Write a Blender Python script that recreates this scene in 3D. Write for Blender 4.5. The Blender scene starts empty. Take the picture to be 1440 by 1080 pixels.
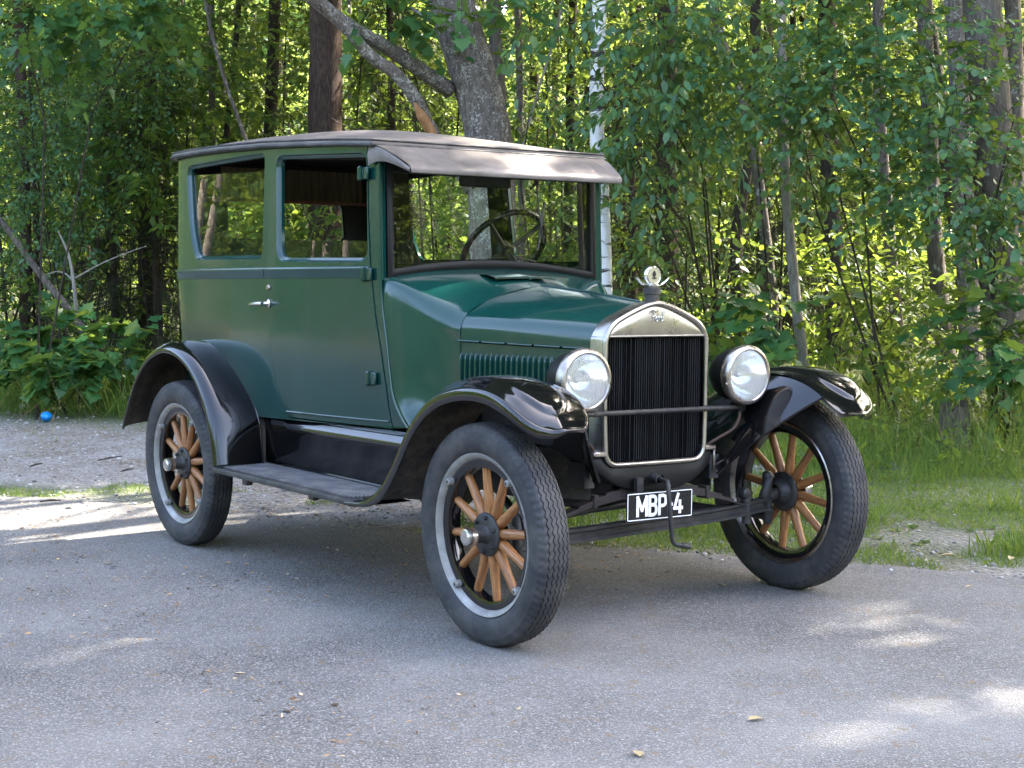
import bpy, bmesh, math, random
import numpy as np
from mathutils import Vector, Matrix
from mathutils.geometry import delaunay_2d_cdt, tessellate_polygon

# ------------------------------------------------------------------ camera
SC = bpy.context.scene
COL = SC.collection
CAM_F = 2302.24            # focal length in pixels of the 1440 wide photograph
CAM_C = np.array([4.643, -3.881, 1.398])
_yaw, _pit, _rol = math.radians(144.8638), 0.0866324, -0.0220361
_cy, _sy, _cp, _sp = math.cos(_yaw), math.sin(_yaw), math.cos(_pit), math.sin(_pit)
CAM_W = np.array([_cy*_cp, _sy*_cp, -_sp]); _r = np.array([_sy, -_cy, 0.0]); _u = np.cross(_r, CAM_W)
CAM_R = _r*math.cos(_rol) + _u*math.sin(_rol); CAM_U = -_r*math.sin(_rol) + _u*math.cos(_rol)
cd = bpy.data.cameras.new('camera'); cam = bpy.data.objects.new('camera', cd); COL.objects.link(cam)
cd.sensor_width = 36; cd.lens = CAM_F/1440*36; cd.clip_start = .05; cd.clip_end = 3000
M = Matrix.Identity(4)
for i in range(3):
    M[i][0], M[i][1], M[i][2], M[i][3] = CAM_R[i], CAM_U[i], -CAM_W[i], CAM_C[i]
cam.matrix_world = M
SC.camera = cam

# ------------------------------------------------------------------ light
# road axis e (along the kerb), n (from the road into the forest)
EDIR = np.array([math.cos(math.radians(27.8)), math.sin(math.radians(27.8)), 0.]); NDIR = np.array([-EDIR[1], EDIR[0], 0.])
ORG = np.array([-.15, 1.27, 0.])
def E(u, v, z=0.): return ORG + EDIR*u + NDIR*v + np.array([0, 0, z])
SUN_EL = math.radians(44)
_sd = NDIR*.86 + EDIR*.51; _sd /= np.linalg.norm(_sd)
SUN_AZ = math.atan2(_sd[1], _sd[0])
W = bpy.data.worlds.new('World'); SC.world = W; W.use_nodes = True
nt = W.node_tree; nt.nodes.clear()
sky = nt.nodes.new('ShaderNodeTexSky'); sky.sky_type = 'NISHITA'; sky.sun_disc = False
sky.sun_elevation = SUN_EL; sky.sun_rotation = math.pi/2 - SUN_AZ; sky.altitude = 100; sky.air_density = 0.8; sky.dust_density = 6.0; sky.ozone_density = .0
bg = nt.nodes.new('ShaderNodeBackground'); bg.inputs['Strength'].default_value = .15
wo = nt.nodes.new('ShaderNodeOutputWorld'); nt.links.new(sky.outputs[0], bg.inputs[0]); nt.links.new(bg.outputs[0], wo.inputs[0])
sl = bpy.data.lights.new('sun', 'SUN'); sl.energy = 2.2; sl.angle = math.radians(.53); sl.color = (1, .93, .82)
so = bpy.data.objects.new('sun', sl); COL.objects.link(so)
_sv = Vector((math.cos(SUN_AZ)*math.cos(SUN_EL), math.sin(SUN_AZ)*math.cos(SUN_EL), math.sin(SUN_EL)))
so.rotation_euler = _sv.to_track_quat('Z', 'Y').to_euler(); so.location = (0, 0, 30)
SC.view_settings.view_transform = 'Standard'; SC.view_settings.look = 'None'; SC.view_settings.exposure = EXPOSURE = 3.7
SC.view_settings.gamma = 1; SC.view_settings.use_curve_mapping = False
SC.render.engine = 'CYCLES'
cy = SC.cycles
cy.max_bounces = 10; cy.diffuse_bounces = 4; cy.glossy_bounces = 4; cy.transmission_bounces = 6; cy.transparent_max_bounces = 12
cy.caustics_reflective = False; cy.caustics_refractive = False; cy.sample_clamp_indirect = 6
SC.render.use_persistent_data = False

# ------------------------------------------------------------------ helpers
RNG = np.random.default_rng(7)
def ray(px, py): return CAM_W + CAM_R*((px-720)/CAM_F) - CAM_U*((py-540)/CAM_F)
def at(px, py, d): return CAM_C + ray(px, py)*d        # the place seen at this spot of the frame, d metres deep
def link(o, parent=None):
    COL.objects.link(o)
    if parent is not None: o.parent = parent
    return o
def tag(o, label=None, cat=None, group=None, kind=None):
    for k, v in (('label', label), ('category', cat), ('group', group), ('kind', kind)):
        if v: o[k] = v
    return o
def empty(name, loc=(0, 0, 0), parent=None):
    o = bpy.data.objects.new(name, None); o.empty_display_size = .2; o.location = loc
    return link(o, parent)
TB_R, TB_P = -.0391, .0087                              # the sprung body leans a little
def tilt(V):
    V = np.array(V, float).reshape(-1, 3); z = V[:, 2]-.5; y = V[:, 1].copy(); c, s = math.cos(TB_R), math.sin(TB_R)
    V[:, 1] = y*c - z*s; V[:, 2] = .5 + z*c + y*s + TB_P*(V[:, 0]+1.2)
    return V
def mesh(name, V, F, mat, parent=None, smooth=40, body=False, attr=None, loc=None):
    me = bpy.data.meshes.new(name)
    V = np.asarray(V, float).reshape(-1, 3)
    if body: V = tilt(V)
    me.from_pydata(V.tolist(), [], [list(map(int, f)) for f in F]); me.validate()
    if mat is not None:
        for m in (mat if isinstance(mat, (list, tuple)) else [mat]): me.materials.append(m)
    if smooth:
        me.polygons.foreach_set('use_smooth', [True]*len(me.polygons))
        if smooth < 180: me.set_sharp_from_angle(angle=math.radians(smooth))
    o = bpy.data.objects.new(name, me)
    if loc is not None: o.location = loc
    return link(o, parent)
class MB:
    """collects pieces of ONE part"""
    def __init__(s): s.V = []; s.F = []; s.n = 0
    def add(s, V, F):
        V = np.asarray(V, float).reshape(-1, 3); s.V.append(V); s.F += [[i+s.n for i in f] for f in F]; s.n += len(V); return s
    def box(s, c, d, R=None, bev=0):
        x, y, z = np.array(d)/2
        if bev:
            b = bev; V = []
            for sx in (-1, 1):
                for sy in (-1, 1):
                    for sz in (-1, 1):
                        V += [(sx*x, sy*(y-b), sz*(z-b)), (sx*(x-b), sy*y, sz*(z-b)), (sx*(x-b), sy*(y-b), sz*z)]
            bm = bmesh.new()
            for v in V: bm.verts.new(v)
            bmesh.ops.convex_hull(bm, input=bm.verts); bm.verts.index_update()
            V = np.array([v.co[:] for v in bm.verts]); F = [[v.index for v in f.verts] for f in bm.faces]; bm.free()
        else:
            V = np.array([(i, j, k) for i in (-x, x) for j in (-y, y) for k in (-z, z)])
            F = [(0, 1, 3, 2), (4, 6, 7, 5), (0, 4, 5, 1), (2, 3, 7, 6), (0, 2, 6, 4), (1, 5, 7, 3)]
        if R is not None: V = V @ np.array(R).T
        return s.add(V+np.array(c), F)
    def tube(s, P, r, n=10, cap=True, sq=1.0):
        V, F = tube(P, r, n, cap, sq); return s.add(V, F)
    def lathe(s, prof, n=48, axis='y', c=(0, 0, 0), closed=False):
        V, F = lathe(prof, n, axis, closed); return s.add(V+np.array(c), F)
    def grid(s, G, cu=False, cv=False):
        V, F = grid(G, cu, cv); return s.add(V, F)
    def build(s, name, mat, parent=None, smooth=40, body=False, loc=None):
        return mesh(name, np.vstack(s.V), s.F, mat, parent, smooth, body, loc=loc)
def tube(P, r, n=10, cap=True, sq=1.0):
    P = np.asarray(P, float); m = len(P); r = np.broadcast_to(np.asarray(r, float), (m,))
    T = np.gradient(P, axis=0); T /= np.linalg.norm(T, axis=1)[:, None]+1e-12
    ref = np.array([0, 0, 1.]) if abs(T[0, 2]) < .9 else np.array([1., 0, 0])
    a = np.cross(T[0], ref); a /= np.linalg.norm(a); A = []
    for t in T:
        a = a - t*(a@t); a /= np.linalg.norm(a)+1e-12; A.append(a)
    A = np.array(A); B = np.cross(T, A); th = np.arange(n)*2*math.pi/n
    V = P[:, None] + r[:, None, None]*(np.cos(th)[None, :, None]*A[:, None] + sq*np.sin(th)[None, :, None]*B[:, None])
    F = [(i*n+j, i*n+(j+1) % n, (i+1)*n+(j+1) % n, (i+1)*n+j) for i in range(m-1) for j in range(n)]
    if cap: F += [tuple(range(n-1, -1, -1)), tuple((m-1)*n+j for j in range(n))]
    return V.reshape(-1, 3), F
def lathe(prof, n=48, axis='y', closed=False):
    prof = np.asarray(prof, float); th = np.arange(n)*2*math.pi/n; m = len(prof)   # (radius, along)
    c, s = np.cos(th), np.sin(th)
    V = np.zeros((m, n, 3))
    ax = 'xyz'.index(axis); a, b = [(1, 2), (2, 0), (0, 1)][ax]
    V[:, :, a] = prof[:, 0, None]*c; V[:, :, b] = prof[:, 0, None]*s; V[:, :, ax] = prof[:, 1, None]
    F = [(i*n+j, i*n+(j+1) % n, (i+1)*n+(j+1) % n, (i+1)*n+j) for i in range(m-1) for j in range(n)]
    if closed: F += [((m-1)*n+j, (m-1)*n+(j+1) % n, (j+1) % n, j) for j in range(n)]
    return V.reshape(-1, 3), F
def grid(G, cu=False, cv=False):
    G = np.asarray(G, float); a, b = G.shape[:2]
    F = [(i*b+j, i*b+(j+1) % b, ((i+1) % a)*b+(j+1) % b, ((i+1) % a)*b+j)
         for i in range(a if cu else a-1) for j in range(b if cv else b-1)]
    return G.reshape(-1, 3), F
def spline(P, n, closed=False):
    """Catmull-Rom through P, n points spread by chord length"""
    P = np.asarray(P, float); m = len(P)
    Q = np.vstack([P[-1:], P, P[:2]]) if closed else np.vstack([2*P[0]-P[1], P, 2*P[-1]-P[-2]])
    k = m if closed else m-1; out = []
    for i in range(k):
        p0, p1, p2, p3 = Q[i], Q[i+1], Q[i+2], Q[i+3]
        d = [max(np.linalg.norm(x)**.5, 1e-6) for x in (p1-p0, p2-p1, p3-p2)]
        m1 = ((p1-p0)/d[0]-(p2-p0)/(d[0]+d[1])+(p2-p1)/d[1])*d[1]; m2 = ((p2-p1)/d[1]-(p3-p1)/(d[1]+d[2])+(p3-p2)/d[2])*d[1]
        for t in np.linspace(0, 1, 24, endpoint=False):
            out.append((2*t**3-3*t**2+1)*p1+(t**3-2*t**2+t)*m1+(-2*t**3+3*t**2)*p2+(t**3-t**2)*m2)
    out.append(P[0] if closed else P[-1]); out = np.array(out)
    L = np.concatenate([[0], np.cumsum(np.linalg.norm(np.diff(out, axis=0), axis=1))]); s = np.linspace(0, L[-1], n+1 if closed else n)
    R = np.stack([np.interp(s, L, out[:, i]) for i in range(P.shape[1])], 1)
    return R[:-1] if closed else R
def splk(P, n):
    """Catmull-Rom with n samples in each span: keeps P's own parameter, so rails stay matched"""
    P = np.asarray(P, float); Q = np.vstack([2*P[0]-P[1], P, 2*P[-1]-P[-2]]); out = []
    for i in range(len(P)-1):
        p0, p1, p2, p3 = Q[i:i+4]
        for t in np.linspace(0, 1, n, endpoint=False):
            out.append(.5*(2*p1+(p2-p0)*t+(2*p0-5*p1+4*p2-p3)*t*t+(3*p1-3*p2+p3-p0)*t**3))
    return np.array(out+[P[-1]])
def mir(V): V = np.array(V, float); V[..., 1] *= -1; return V
def rev(F): return [list(f)[::-1] for f in F]

# ------------------------------------------------------------------ materials
def newmat(name):
    m = bpy.data.materials.new(name); m.use_nodes = True; t = m.node_tree; t.nodes.clear()
    o = t.nodes.new('ShaderNodeOutputMaterial'); return m, t, o
def N(t, typ, **kw):
    n = t.nodes.new('ShaderNode'+typ)
    for k, v in kw.items():
        if k in n.inputs.keys() and not hasattr(type(n), k): n.inputs[k].default_value = v
        elif hasattr(n, k): setattr(n, k, v)
        else: n.inputs[k].default_value = v
    return n
def ramp(t, fac, stops, interp='LINEAR'):
    r = t.nodes.new('ShaderNodeValToRGB'); e = r.color_ramp.elements; r.color_ramp.interpolation = interp
    while len(e) < len(stops): e.new(.5)
    for x, (p, c) in zip(e, stops): x.position = p; x.color = (*c, 1) if len(c) == 3 else c
    if fac is not None: t.links.new(fac, r.inputs[0])
    return r
def noise(t, scale, detail=4, rough=.55, vec=None, dist=0):
    n = t.nodes.new('ShaderNodeTexNoise'); n.inputs['Scale'].default_value = scale; n.inputs['Detail'].default_value = detail
    n.inputs['Roughness'].default_value = rough; n.inputs['Distortion'].default_value = dist
    if vec is not None: t.links.new(vec, n.inputs['Vector'])
    return n
def mixc(t, fac, a, b, mode='MIX'):
    m = t.nodes.new('ShaderNodeMix'); m.data_type = 'RGBA'; m.blend_type = mode
    for s, v in ((m.inputs[0], fac), (m.inputs[6], a), (m.inputs[7], b)):
        if hasattr(v, 'links') or isinstance(v, bpy.types.NodeSocket): t.links.new(v, s)
        elif isinstance(v, (int, float)): s.default_value = v
        else: s.default_value = (*v, 1)
    return m.outputs[2]
def objco(t, scale=(1, 1, 1)):
    tc = t.nodes.new('ShaderNodeTexCoord'); mp = t.nodes.new('ShaderNodeMapping'); mp.inputs['Scale'].default_value = scale
    t.links.new(tc.outputs['Object'], mp.inputs[0]); return mp.outputs[0]
def paint(name, col, col2=None, rough=.3, rough2=None, scale=3, bump=.02, bscale=60, metal=0, coat=0, spec=.5, dust=0):
    m, t, o = newmat(name); b = N(t, 'BsdfPrincipled'); co = objco(t)
    n1 = noise(t, scale, 6, .6, co)
    c = ramp(t, n1.outputs[0], [(.35, col), (.7, col2 or col)])
    cs = c.outputs[0]
    if dust:
        n3 = noise(t, 9, 8, .7, co); d = ramp(t, n3.outputs[0], [(.45, (0, 0, 0)), (.8, (dust,)*3)])
        cs = mixc(t, d.outputs[0], cs, (.32, .28, .23))
    t.links.new(cs, b.inputs['Base Color'])
    n2 = noise(t, scale*2.3, 5, .6, co)
    r = ramp(t, n2.outputs[0], [(.3, (rough,)*3), (.75, (rough2 or rough*1.4,)*3)]); t.links.new(r.outputs[0], b.inputs['Roughness'])
    b.inputs['Metallic'].default_value = metal; b.inputs['Specular IOR Level'].default_value = spec
    if coat: b.inputs['Coat Weight'].default_value = coat; b.inputs['Coat Roughness'].default_value = rough*.6
    if bump:
        n4 = noise(t, bscale, 3, .6, co); bp = N(t, 'Bump', Strength=bump, Distance=.01); t.links.new(n4.outputs[0], bp.inputs['Height']); t.links.new(bp.outputs[0], b.inputs['Normal'])
    t.links.new(b.outputs[0], o.inputs[0]); return m
def glass(name, tint=(.9, .95, .92), rough=0.0, f0=1.5, add=.0):
    m, t, o = newmat(name); tr = N(t, 'BsdfTransparent'); tr.inputs[0].default_value = (*tint, 1)
    gl = N(t, 'BsdfGlossy'); gl.inputs['Roughness'].default_value = rough; gl.inputs[0].default_value = (1, 1, 1, 1)
    fr = N(t, 'Fresnel'); fr.inputs[0].default_value = f0
    ma = N(t, 'Math', operation='MULTIPLY_ADD'); t.links.new(fr.outputs[0], ma.inputs[0]); ma.inputs[1].default_value = 1.0; ma.inputs[2].default_value = add
    geo = N(t, 'NewGeometry'); io = N(t, 'Math', operation='MULTIPLY_ADD'); t.links.new(geo.outputs['Backfacing'], io.inputs[0]); io.inputs[1].default_value = 1/f0-f0; io.inputs[2].default_value = f0; t.links.new(io.outputs[0], fr.inputs[0])
    mx = N(t, 'MixShader'); t.links.new(ma.outputs[0], mx.inputs[0]); t.links.new(tr.outputs[0], mx.inputs[1]); t.links.new(gl.outputs[0], mx.inputs[2])
    t.links.new(mx.outputs[0], o.inputs[0]); return m

# ================================================================== ground, road, verge
def attr(n, name): a = N(n, 'Attribute'); a.attribute_name = name; return a
def m_ground():
    m, t, o = newmat('gravelly_soil'); b = N(t, 'BsdfPrincipled'); co = objco(t)
    n1 = noise(t, 1.1, 6, .65, co); n2 = noise(t, 45, 5, .7, co); n3 = noise(t, 7, 6, .7, co); v = N(t, 'TexVoronoi'); v.inputs['Scale'].default_value = 55; t.links.new(co, v.inputs['Vector'])
    c = ramp(t, n2.outputs[0], [(.3, (.10, .085, .07)), (.5, (.24, .215, .19)), (.72, (.40, .38, .35))])
    c2 = mixc(t, ramp(t, n1.outputs[0], [(.42, (0, 0, 0)), (.62, (1, 1, 1))]).outputs[0], c.outputs[0], (.15, .115, .075))
    c3 = mixc(t, ramp(t, v.outputs['Color'], [(.55, (0, 0, 0)), (.8, (.8,)*3)]).outputs[0], c2, (.36, .35, .34))
    tf = attr(t, 'turf'); c4 = mixc(t, tf.outputs['Fac'], c3, ramp(t, n2.outputs[0], [(.3, (.04, .06, .018)), (.55, (.085, .10, .035)), (.75, (.17, .155, .085))]).outputs[0])
    t.links.new(c4, b.inputs['Base Color']); b.inputs['Roughness'].default_value = .95
    bp = N(t, 'Bump', Strength=.7, Distance=.02); t.links.new(v.outputs['Distance'], bp.inputs['Height']); t.links.new(bp.outputs[0], b.inputs['Normal'])
    t.links.new(b.outputs[0], o.inputs[0]); return m
def m_asphalt():
    m, t, o = newmat('worn_asphalt'); b = N(t, 'BsdfPrincipled'); co = objco(t)
    v = N(t, 'TexVoronoi'); v.inputs['Scale'].default_value = 145; v.inputs['Randomness'].default_value = 1; t.links.new(co, v.inputs['Vector'])
    n0 = noise(t, 160, 3, .7, co); n1 = noise(t, .9, 5, .6, co); n2 = noise(t, 9, 6, .72, co); n3 = noise(t, 34, 5, .75, co)
    sp = N(t, 'SeparateColor'); t.links.new(v.outputs['Color'], sp.inputs[0])
    c = ramp(t, sp.outputs[0], [(0, (.085, .082, .077)), (.4, (.175, .168, .157)), (.72, (.255, .245, .228)), (.94, (.35, .335, .31)), (1, (.52, .49, .45))])
    c1 = mixc(t, ramp(t, v.outputs['Distance'], [(.25, (0, 0, 0)), (.62, (.75,)*3)]).outputs[0], c.outputs[0], (.035, .033, .032))
    c2 = mixc(t, ramp(t, n1.outputs[0], [(.35, (0, 0, 0)), (.7, (.6,)*3)]).outputs[0], c1, (.265, .255, .24))
    # brown crumbs caught in the surface
    mul = N(t, 'Math', operation='MULTIPLY'); t.links.new(n2.outputs[0], mul.inputs[0]); t.links.new(n3.outputs[0], mul.inputs[1])
    c3 = mixc(t, ramp(t, mul.outputs[0], [(.30, (0, 0, 0)), (.37, (.85,)*3)]).outputs[0], c2, (.17, .115, .065))
    t.links.new(c3, b.inputs['Base Color'])
    r = ramp(t, n0.outputs[0], [(.3, (.62,)*3), (.7, (.9,)*3)]); t.links.new(r.outputs[0], b.inputs['Roughness'])
    ad = N(t, 'Math', operation='MULTIPLY_ADD'); t.links.new(n3.outputs[0], ad.inputs[0]); ad.inputs[1].default_value = -.6; t.links.new(v.outputs['Distance'], ad.inputs[2])
    bp = N(t, 'Bump', Strength=.75, Distance=.006); bp.invert = True; t.links.new(ad.outputs[0], bp.inputs['Height']); t.links.new(bp.outputs[0], b.inputs['Normal'])
    t.links.new(b.outputs[0], o.inputs[0]); return m
MG = m_ground(); MA = m_asphalt()
def vnoise(x, y, s, seed=0):
    r = np.random.default_rng(seed); g = r.random((64, 64)); x = np.asarray(x)*s; y = np.asarray(y)*s
    i = np.floor(x).astype(int); j = np.floor(y).astype(int); u = x-i; v = y-j; u = u*u*(3-2*u); v = v*v*(3-2*v)
    f = lambda a, b: g[a % 64, b % 64]
    return (f(i, j)*(1-u)+f(i+1, j)*u)*(1-v)+(f(i, j+1)*(1-u)+f(i+1, j+1)*u)*v
def gz(u, v):
    """height of the ground: level road, bumpy verge, forest floor a little higher"""
    h = np.clip((np.asarray(v, float)-3.0)/4.5, 0, 1); h = h*h*(3-2*h)
    return h*(.10+.22*(vnoise(u, v, .45, 3)-.4)+.05*(vnoise(u, v, 1.7, 4)-.5))-.004-.02*np.clip((np.asarray(v)-.1)/.3, 0, 1)
uu = np.concatenate([[-1200, -300, -90, -45], np.linspace(-30, 26, 190), [40, 90, 300, 1200]]); vv = np.concatenate([[-1200, -300, -80, -30, -12, -6, -2, -.6], np.linspace(-.2, 12, 80), [14, 18, 24, 34, 60, 120, 400, 1200]])
Uu, Vv_ = np.meshgrid(uu, vv, indexing='ij'); Zz = gz(Uu, Vv_)
Gg = ORG+EDIR*Uu[..., None]+NDIR*Vv_[..., None]; Gg[..., 2] = Zz
gr_ = MB().grid(Gg[::-1]).build('ground', MG, None, 180); tag(gr_, kind='structure')
_u, _v = Uu[::-1].ravel(), Vv_[::-1].ravel(); _t = np.clip((_u+2.0)/1.2, 0, 1)*np.clip((_v-.0)/.15, 0, 1)*np.clip(1.6*(vnoise(_u+20, _v+20, 1.3, 51)*.65+vnoise(_u+20, _v+20, 5, 55)*.35)-.1, 0, 1); _t = np.maximum(_t, np.clip((_v-3.2)/.6, 0, 1)); _t = np.maximum(_t, .8*np.clip(1-abs(_v-.55)/.35, 0, 1)*(vnoise(_u+20, _v+20, .7, 56) > .4))
at_ = gr_.data.attributes.new('turf', 'FLOAT', 'POINT'); at_.data.foreach_set('value', np.clip(_t, 0, 1).astype(np.float32))
# road: its forest-side edge crumbles
ru = np.concatenate([[-600, -100, -40], np.linspace(-26, 22, 480), [40, 100, 600]])
re_ = .16*(vnoise(ru, 0*ru, .5, 8)-.5)+.10*(vnoise(ru, 0*ru, 2.3, 9)-.5)+.05*(vnoise(ru, 0*ru, 9, 10)-.5)+np.where(ru < -1.5, .30*np.clip((-ru-1.5)/3, 0, 1), 0)*(vnoise(ru, 0*ru, .7, 12)*1.6-.3)
Gr = []
for u, d in zip(ru, re_):
    Gr.append([E(u, -13.0, .0035), E(u, -8, .0035), E(u, -3, .0035), E(u, d-.10, .0035), E(u, d-.02, .001), E(u, d+.01, -.012)])
tag(MB().grid(np.array(Gr)).build('road', MA, None, 180), kind='structure')

def rise():  # added ring wall in forest colours, hides the white sky at the horizon
    m, t, o = newmat('ring_forest_green'); b = N(t, 'BsdfPrincipled'); co = objco(t); n1 = noise(t, 1.6, 6, .7, co); n2 = noise(t, .25, 4, .6, co)
    mm = N(t, 'Math', operation='MULTIPLY_ADD'); t.links.new(n2.outputs[0], mm.inputs[0]); mm.inputs[1].default_value = .5; t.links.new(n1.outputs[0], mm.inputs[2])
    c_ = ramp(t, mm.outputs[0], [(.55, (.008, .018, .006)), (.75, (.03, .06, .014)), (.95, (.075, .12, .03))]); t.links.new(c_.outputs[0], b.inputs['Base Color']); b.inputs['Roughness'].default_value = 1; b.inputs['Specular IOR Level'].default_value = 0
    bp = N(t, 'Bump', Strength=1, Distance=.6); t.links.new(n1.outputs[0], bp.inputs['Height']); t.links.new(bp.outputs[0], b.inputs['Normal']); t.links.new(b.outputs[0], o.inputs[0])
    A = np.linspace(0, 2*math.pi, 240, endpoint=False); G = []; rg = np.random.default_rng(77)
    for r_, hh in ((62, -.3), (64, 5.5), (66, 10.5), (71, 14.5), (80, 16.5), (110, 16), (150, -1)):
        k = .8+.45*vnoise(A*9.0, A*0+r_*.02, 1.0, 78)+.10*rg.normal(size=240); G.append(np.stack([r_*np.cos(A)*(1+.01*rg.normal(size=240)), r_*np.sin(A)*(1+.01*rg.normal(size=240)), hh*k if hh > 0 else hh+0*A], 1))
    tag(MB().grid(np.array(G), cv=True).build('sky_hiding_ring', m, None, 180), kind='structure')
rise()

# ================================================================== leaf and bark materials
def m_leaf(name, lo, hi, trans=(.30, .42, .06), tw=.45, rough=.42, spec=.35):
    m, t, o = newmat(name); a = attr(t, 'rnd'); oi = N(t, 'ObjectInfo')
    c = ramp(t, a.outputs['Fac'], [(0, lo), (.85, hi), (1.0, (hi[0]*1.9, hi[1]*1.25, hi[2]*.8))])
    b = N(t, 'BsdfPrincipled'); t.links.new(c.outputs[0], b.inputs['Base Color']); b.inputs['Roughness'].default_value = rough; b.inputs['Specular IOR Level'].default_value = spec
    tr = N(t, 'BsdfTranslucent'); tc = ramp(t, a.outputs['Fac'], [(0, tuple(x*.7 for x in trans)), (1, trans)]); t.links.new(tc.outputs[0], tr.inputs[0])
    mx = N(t, 'MixShader'); mx.inputs[0].default_value = tw; t.links.new(b.outputs[0], mx.inputs[1]); t.links.new(tr.outputs[0], mx.inputs[2]); t.links.new(mx.outputs[0], o.inputs[0]); return m
def m_bark(name, stops, sc=(1, 1, .22), scale=38, bump=.9, rough=.9, spots=None, bands=None):
    m, t, o = newmat(name); b = N(t, 'BsdfPrincipled'); co = objco(t, sc); co1 = objco(t)
    n = noise(t, scale, 7, .7, co, .6); n2 = noise(t, 6, 5, .6, co1)
    c = ramp(t, n.outputs[0], stops); cs = c.outputs[0]
    if spots:
        col, th, s_ = spots; n3 = noise(t, s_, 6, .68, co1, .3); n5 = noise(t, s_*.22, 3, .6, co1)
        ml = N(t, 'Math', operation='MULTIPLY_ADD'); t.links.new(n5.outputs[0], ml.inputs[0]); ml.inputs[1].default_value = .5; t.links.new(n3.outputs[0], ml.inputs[2])
        cs = mixc(t, ramp(t, ml.outputs[0], [(th, (0, 0, 0)), (th+.05, (1, 1, 1))]).outputs[0], cs, col)
    if bands:
        cb = objco(t, (2.2, 2.2, 15)); n4 = noise(t, 1.0, 6, .72, cb, .2); cs = mixc(t, ramp(t, n4.outputs[0], [(.545, (0, 0, 0)), (.585, (1, 1, 1))]).outputs[0], cs, bands)
    t.links.new(cs, b.inputs['Base Color']); b.inputs['Roughness'].default_value = rough; b.inputs['Specular IOR Level'].default_value = .2
    bp = N(t, 'Bump', Strength=bump, Distance=.03); t.links.new(n.outputs[0], bp.inputs['Height']); t.links.new(bp.outputs[0], b.inputs['Normal'])
    t.links.new(b.outputs[0], o.inputs[0]); return m
ML = {'cherry': m_leaf('cherry_leaf', (.024, .085, .038), (.05, .14, .05), (.34, .46, .06), tw=.35, spec=.45), 'aspen': m_leaf('aspen_leaf', (.03, .10, .045), (.065, .165, .068), (.34, .46, .06), tw=.35, spec=.45),
      'maple': m_leaf('maple_leaf', (.022, .09, .032), (.05, .15, .045), tw=.38), 'hazel': m_leaf('hazel_leaf', (.022, .068, .014), (.055, .122, .022), (.38, .50, .07), .48),
      'high': m_leaf('high_leaf', (.025, .07, .015), (.05, .11, .02), (.22, .30, .04), .4), 'far': m_leaf('far_leaf', (.018, .048, .012), (.05, .098, .02), (.36, .48, .09), .52),
      'spruce': m_leaf('spruce_needle', (.012, .034, .014), (.028, .058, .02), (.08, .10, .02), .2, .6, .2), 'grass': m_leaf('grass_blade', (.045, .115, .022), (.13, .20, .045), (.32, .42, .07), .4, .7, .08),
      'dry': m_leaf('dry_grass', (.22, .17, .08), (.36, .29, .15), (.3, .25, .12), .3, .7, .2)}
MK = {'spruce': m_bark('spruce_bark', [(.3, (.022, .015, .011)), (.55, (.085, .055, .04)), (.75, (.14, .10, .075))], scale=55),
      'lichen': m_bark('lichen_bark', [(.3, (.05, .04, .032)), (.5, (.17, .14, .115)), (.75, (.27, .235, .20))], spots=((.40, .385, .33), .80, 55), scale=42),
      'grey': m_bark('grey_bark', [(.3, (.05, .042, .034)), (.55, (.15, .125, .10)), (.78, (.25, .22, .18))], spots=((.36, .36, .31), .86, 20)),
      'pale': m_bark('pale_bark', [(.3, (.13, .115, .095)), (.55, (.28, .255, .215)), (.78, (.38, .35, .31))], spots=((.12, .10, .08), .92, 18), bump=.5),
      'birch': m_bark('birch_bark', [(.3, (.55, .53, .49)), (.6, (.74, .72, .69)), (.8, (.80, .79, .77))], bands=(.05, .045, .04), bump=.25, scale=20),
      'dark': m_bark('dark_bark', [(.3, (.018, .014, .011)), (.55, (.06, .047, .036)), (.78, (.11, .09, .07))]),
      'wound': m_bark('bare_wood', [(.3, (.20, .09, .035)), (.6, (.42, .22, .10)), (.8, (.55, .34, .18))], bump=.3, scale=30),
      'stump': m_bark('stump_wood', [(.3, (.035, .027, .02)), (.55, (.12, .095, .07)), (.8, (.26, .22, .17))], scale=30)}

SUNV = np.array(_sv)
def on_ground(px, py):
    d = ray(px, py); t = -CAM_C[2]/d[2]; return CAM_C+d*t
GAPG = [(on_ground(px, py), r_) for px, py, r_ in ((110, 730, .95), (30, 760, 1.1), (-60, 720, 1.2), (160, 690, .5), (1120, 1018, .2), (1385, 992, .22), (1160, 885, .1), (600, 690, .25), (60, 640, .3), (1270, 650, .3))]
for _q in ((1210, 450, 12.2, .55), (1265, 490, 12, .5), (1300, 420, 12.6, .5), (1240, 370, 13.5, .5), (1050, 430, 12.5, .45), (1005, 450, 12.4, .3), (1130, 400, 14, .4), (60, 520, 14.2, .6), (120, 510, 14.2, .5), (10, 530, 14.2, .5), (170, 520, 14.2, .35), (620, 340, 14.4, .5), (1020, 330, 13.6, .3), (900, 300, 13.6, .3), (1000, 150, 11.4, .2), (880, 200, 11.4, .15)):
    _gv = at(*_q[:3]); GAPG.append((_gv-SUNV*(_gv[2]/SUNV[2]), _q[3]))
_gv = at(740, 222, 6.75); GAPG.append((_gv-SUNV*(_gv[2]/SUNV[2]), .45)); _gv = at(560, 186, 7.2); GAPG.append((_gv-SUNV*(_gv[2]/SUNV[2]), .3))
PROT = [(np.array(q)-SUNV*(q[2]/SUNV[2]), r_) for q, r_ in (((.40, .74, .78), .55), ((.40, -.74, .78), .5), ((-.3, 0, 1.2), .5))]
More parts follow.
